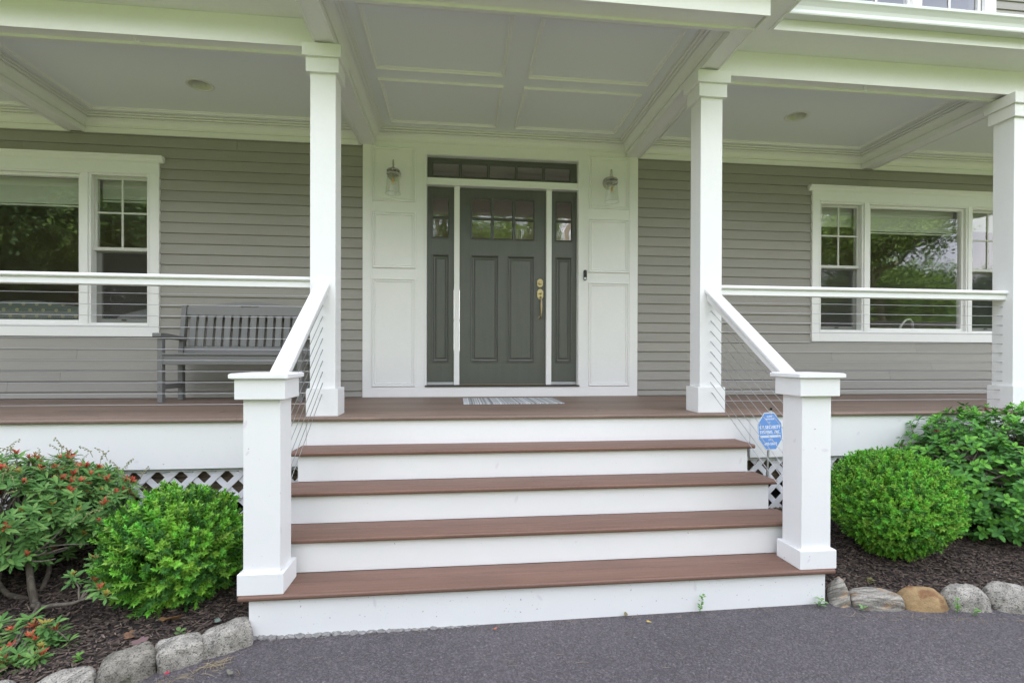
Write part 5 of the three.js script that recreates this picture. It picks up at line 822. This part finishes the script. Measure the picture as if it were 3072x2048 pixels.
// ---- weeds and fallen leaves
{
  const R = rng(97), g1 = leafGeo(0.020, 0.013, OVAL, 0.2, 0.1), g2 = leafGeo(0.042, 0.019, OVAL, 0.15, 0.2), fresh = leafMat(0.13, 0.30, 0.05), pale = leafMat(0.20, 0.34, 0.14);
  function weed(label, x, y, z, h, pairs, geo, mat, lean = 0.1, s = 1) {
    const t = thing('weed', label, 'weed', [x, y, z]), A = new THREE.Vector3(x, y - 0.004, z), B = new THREE.Vector3(x + lean * h, y + h, z + 0.02); part('stem', tube([A.toArray(), A.clone().lerp(B, 0.5).add(new THREE.Vector3(0.004, 0, 0)).toArray(), B.toArray()], [0.0018, 0.0014, 0.001], 6), mat, t);
    const out = []; for (let k = 0; k < pairs; k++) { const p = A.clone().lerp(B, pairs === 1 ? 0.8 : 0.3 + 0.7 * k / (pairs - 1)); whorl(out, R, p, new THREE.Vector3(0, 1, 0.15), k === pairs - 1 ? 4 : 2 + (R() * 2 | 0), 0, 0, 0.35, s, 0.3); } for (const l of out) piece('leaf', geo, mat, t, l[0]);
  }
  weed('thin weed with small round leaves growing against the bottom riser', 0.83, G(0.83, 2.79), 2.79, 0.095, 5, g1, fresh);
  weed('low broad-leaved weed at the end of the bottom riser', 1.52, G(1.52, 2.795), 2.795, 0.035, 2, g2, pale, 0.1, 0.95);
  weed('pale green weed between pointed and flat stones', 1.722, G(1.722, 2.865), 2.865, 0.030, 1, g1, pale, 0, 1.3);
  weed('bright clover against the grey rounded stone', 2.215, G(2.215, 2.96), 2.955, 0.085, 5, g1, fresh, -0.3, 0.95);
  weed('clover creeping beside the grey rounded stone', 2.275, G(2.275, 2.985), 2.985, 0.032, 3, g1, fresh, 0.3, 0.95);
  weed('faded clover growing in the mulch before the round box shrub', 1.93, bedY(1.93, 2.66), 2.66, 0.028, 3, g1, leafMat(0.22, 0.22, 0.08), 0.2, 1);
  weed('small seedling in the mulch below the red-tipped shrub', -2.12, bedY(-2.12, 2.98), 2.98, 0.035, 3, g1, fresh, 0.1, 1.2);
  weed('clover in the mulch behind the pale square stone', -1.79, bedY(-1.79, 2.80), 2.80, 0.025, 2, g1, leafMat(0.16, 0.26, 0.09), 0.1, 1.4);
  weed('grassy seedling in the mulch above the mossy corner stone', -2.26, bedY(-2.26, 3.02), 3.02, 0.04, 2, leafGeo(0.05, 0.006, LANCE, 0.3, 0.2), leafMat(0.16, 0.28, 0.06), 0.1, 1);
  // fallen leaves
  function fallen(label, x, z, size, col, lobed, up = 0) {
    const s = new THREE.Shape(), n = 40; for (let i = 0; i <= n; i++) { const a = i / n * Math.PI * 2, r = size * (lobed ? (0.62 + 0.38 * Math.abs(Math.cos(a * 2.5 + 0.3)) ** 0.7) * (0.7 + 0.3 * Math.abs(Math.cos(a / 1))) : 1), px = r * Math.cos(a), py = r * Math.sin(a) * (lobed ? 0.8 : 0.42); i ? s.lineTo(px, py) : s.moveTo(px, py); }
    let g = new THREE.ExtrudeGeometry(s, { depth: 0.0008, bevelEnabled: false, curveSegments: 2 }); const p = g.attributes.position; for (let i = 0; i < p.count; i++) p.setZ(i, p.getZ(i) + 0.35 * size * perlin.noise(p.getX(i) / size * 1.1 + x * 9, p.getY(i) / size * 1.1, z) + 0.25 * p.getX(i) ** 2 / size); g.computeVertexNormals();
    const y = Math.max(G(x, z), z < bedEdge(x) ? bedY(x, z) : -9) + 0.012 + up; single('fallen_leaf', label, 'leaf', at(g, x, y, z, -Math.PI / 2 + 0.2, R() * 6, 0), std({ color: lin(...col), roughness: 0.8, side: THREE.DoubleSide }), [x, y, z]);
  }
  fallen('large curled brown oak leaf under the loose box shrub', -1.86, 2.74, 0.055, [0.24, 0.13, 0.055], true, 0.02);
  fallen('rusty brown leaf in the mulch under the loose box shrub', -2.0, 2.83, 0.045, [0.20, 0.11, 0.06], true);
  fallen('dull purple brown leaf in the mulch by the loose box shrub', -1.94, 2.87, 0.038, [0.17, 0.105, 0.10], true);
  fallen('grey green leaf lying in the mulch behind the slab stone', -1.66, 2.72, 0.026, [0.22, 0.27, 0.22], true);
  fallen('big pale brown leaf in the mulch below the red-tipped shrub', -2.40, 3.10, 0.085, [0.20, 0.135, 0.09], true);
  fallen('small red leaf at the foot of the dark mossy stone', -1.73, 3.045, 0.015, [0.36, 0.035, 0.06], true, 0.006);
  fallen('greenish grey leaf lying flat on the asphalt', -1.46, 3.06, 0.024, [0.16, 0.155, 0.12], false);
  fallen('small orange leaf on the asphalt below the middle step', -0.28, 2.845, 0.013, [0.45, 0.16, 0.07], false);
  fallen('small yellow leaf on the asphalt near the weed', 0.52, 2.87, 0.014, [0.5, 0.36, 0.08], false);
  fallen('tiny pink petal on the asphalt', 1.05, 3.45, 0.012, [0.6, 0.2, 0.28], false);
  fallen('dry leaf lodged under the bottom riser', 0.42, 2.80, 0.022, [0.19, 0.16, 0.08], false, 0.004);
}

// ================================================================ BEYOND THE DRIVE (seen in the window panes)
{
  const R = rng(777), clump = (() => { const g = [], r = rng(4); for (let i = 0; i < 15; i++) { const l = leafGeo(0.115, 0.06, BOXLEAF, 0.2, 0.1), e = new THREE.Euler(r() * 6, r() * 6, r() * 6); l.applyMatrix4(new THREE.Matrix4().makeRotationFromEuler(e)); l.translate((r() - 0.5) * 0.4, (r() - 0.5) * 0.3, (r() - 0.5) * 0.4); g.push(l); } return merge(g); })();
  const greens = [[0.055, 0.125, 0.028], [0.090, 0.180, 0.034], [0.125, 0.205, 0.040], [0.040, 0.085, 0.028]];
  function tree(label, x, z, h, spread, tone, n, lean = 0, trunkR = 0.22, clear = 0.45) {
    const y = G(x, z) - 0.03, t = thing('tree', label, 'tree', [x, y, z], 'trees across the lawn'), wood = [], ends = [], top = [x + lean * h, y + h * 0.62, z];
    wood.push(limb(R, [x, y - 0.1, z], top, trunkR, trunkR * 0.35, 0.03, 8)); const at0 = (k) => [lerp(x, top[0], k), lerp(y, top[1], k), z];
    for (let i = 0; i < 9; i++) { const a = i * 2.4 + R(), k = clear + (1 - clear) * i / 8, e = [at0(k)[0] + Math.cos(a) * spread * (0.4 + 0.5 * R()), at0(k)[1] + h * (0.10 + 0.2 * R()), z + Math.sin(a) * spread * (0.4 + 0.5 * R())]; wood.push(limb(R, at0(k), e, trunkR * 0.34, 0.03, 0.12, 5)); ends.push(e); }
    ends.push([top[0], y + h * 0.86, z]); woody('trunk', wood, t);
    const list = [], cols = [];
    for (let i = 0; i < n * 1.5; i++) { const e = ends[R() * ends.length | 0], d = sph(R), r = spread * 0.48 * Math.pow(R(), 0.45); list.push(M4(e[0] + d.x * r, e[1] + d.y * r * 0.75, e[2] + d.z * r, R() * 6, R() * 6, R() * 6, 0.8 + 0.7 * R())); const c = greens[R() < 0.6 ? tone : R() * 4 | 0], f = 0.75 + 0.5 * R(); cols.push(lin(c[0] * f, c[1] * f, c[2] * f)); }
    copies('crown', clump, tintedLeaf, t, list, cols);
  }
  tree('tall dense dark tree opposite the bench side', -13.5, 15.5, 9.5, 4.4, 3, 5200);
  tree('broad dark tree further along from the bench side', -18, 20, 10, 5, 3, 4600);
  tree('mid green tree across the lawn', -8.5, 22, 9, 4.2, 0, 2600);
  tree('slender light green tree facing the front door', -1.2, 20, 10, 3.0, 1, 1000);
  tree('light green tree with an open crown facing the steps', 4.0, 24, 11.5, 3.6, 2, 1300);
  tree('leaning pale-barked tree opposite the right window', 17.1, 13.2, 8.2, 2.8, 2, 1500, -0.22, 0.19, 0.88);
  tree('broad light green tree behind the leaning one', 21, 21, 6.6, 4.2, 2, 3000);
  tree('mid green tree beside the power line', 12.5, 25, 7, 4.0, 1, 2400);
  tree('far bushy tree at the right edge of the lawn', 27, 23, 7, 4.6, 1, 2600);
  tree('far dark tree at the left edge of the lawn', -25, 18, 10, 5, 3, 4200);
  tree('low light green bush on the lawn before the leaning tree', 19.5, 15.5, 3.0, 2.2, 2, 900, 0, 0.06, 0.2);
  tree('low bright bush on the lawn near the power line', 14.6, 17.5, 3.4, 2.4, 2, 1000, 0, 0.06, 0.2);
  tree('spreading green bush at the far right of the lawn', 23.5, 17, 3.6, 2.8, 1, 1200, 0, 0.06, 0.2);
  tree('dark bush on the lawn opposite the bench', -16, 13.8, 3.2, 2.4, 3, 1200, 0, 0.06, 0.2);
  tree('dark low bush on the lawn beyond the bench side', -11.2, 14.5, 2.8, 2.2, 0, 1000, 0, 0.06, 0.2);
  // far wood as one mass
  const list = [], cols = []; for (let i = 0; i < 9000; i++) { const x = -60 + 120 * R(), z = 30 + 5 * R(), y = -1.2 + Math.pow(R(), 1.3) * (5 + 2.5 * perlin.noise(x * 0.12, 3, 1) + 1.6 * perlin.noise(x * 0.4, 7, 1)); list.push(M4(x, y, z, R() * 6, R() * 6, R() * 6, 2.2 + 1.2 * R())); const c = greens[R() * 4 | 0], f = 0.7 + 0.4 * R(); cols.push(lin(c[0] * f, c[1] * f, c[2] * f)); }
  const w = copies('far_wood', clump, tintedLeaf, null, list, cols); tag(w, 'far belt of trees closing off the lawn', 'woods'); scene.add(w);
  // power line
  const p = thing('power_line', 'utility poles with two sagging wires along the far side of the lawn', 'power line', [14, -1.25, 15.5]);
  for (const x of [4, 27]) part('pole', tube([[x, -1.4, 15.5], [x, 7.5, 15.5]], [0.15, 0.11], 12), bark, p);
  for (const [dy, dz] of [[0, 0], [-0.22, 0.1]]) part('wire', tube([...Array(25)].map((_, i) => { const t = i / 24; return [lerp(4, 27, t), 4.6 + dy - 2.2 * 4 * t * (1 - t) * 0.5, 15.3 + dz]; }), 0.018, 5), black, p);
}
renderer.render(scene, camera);
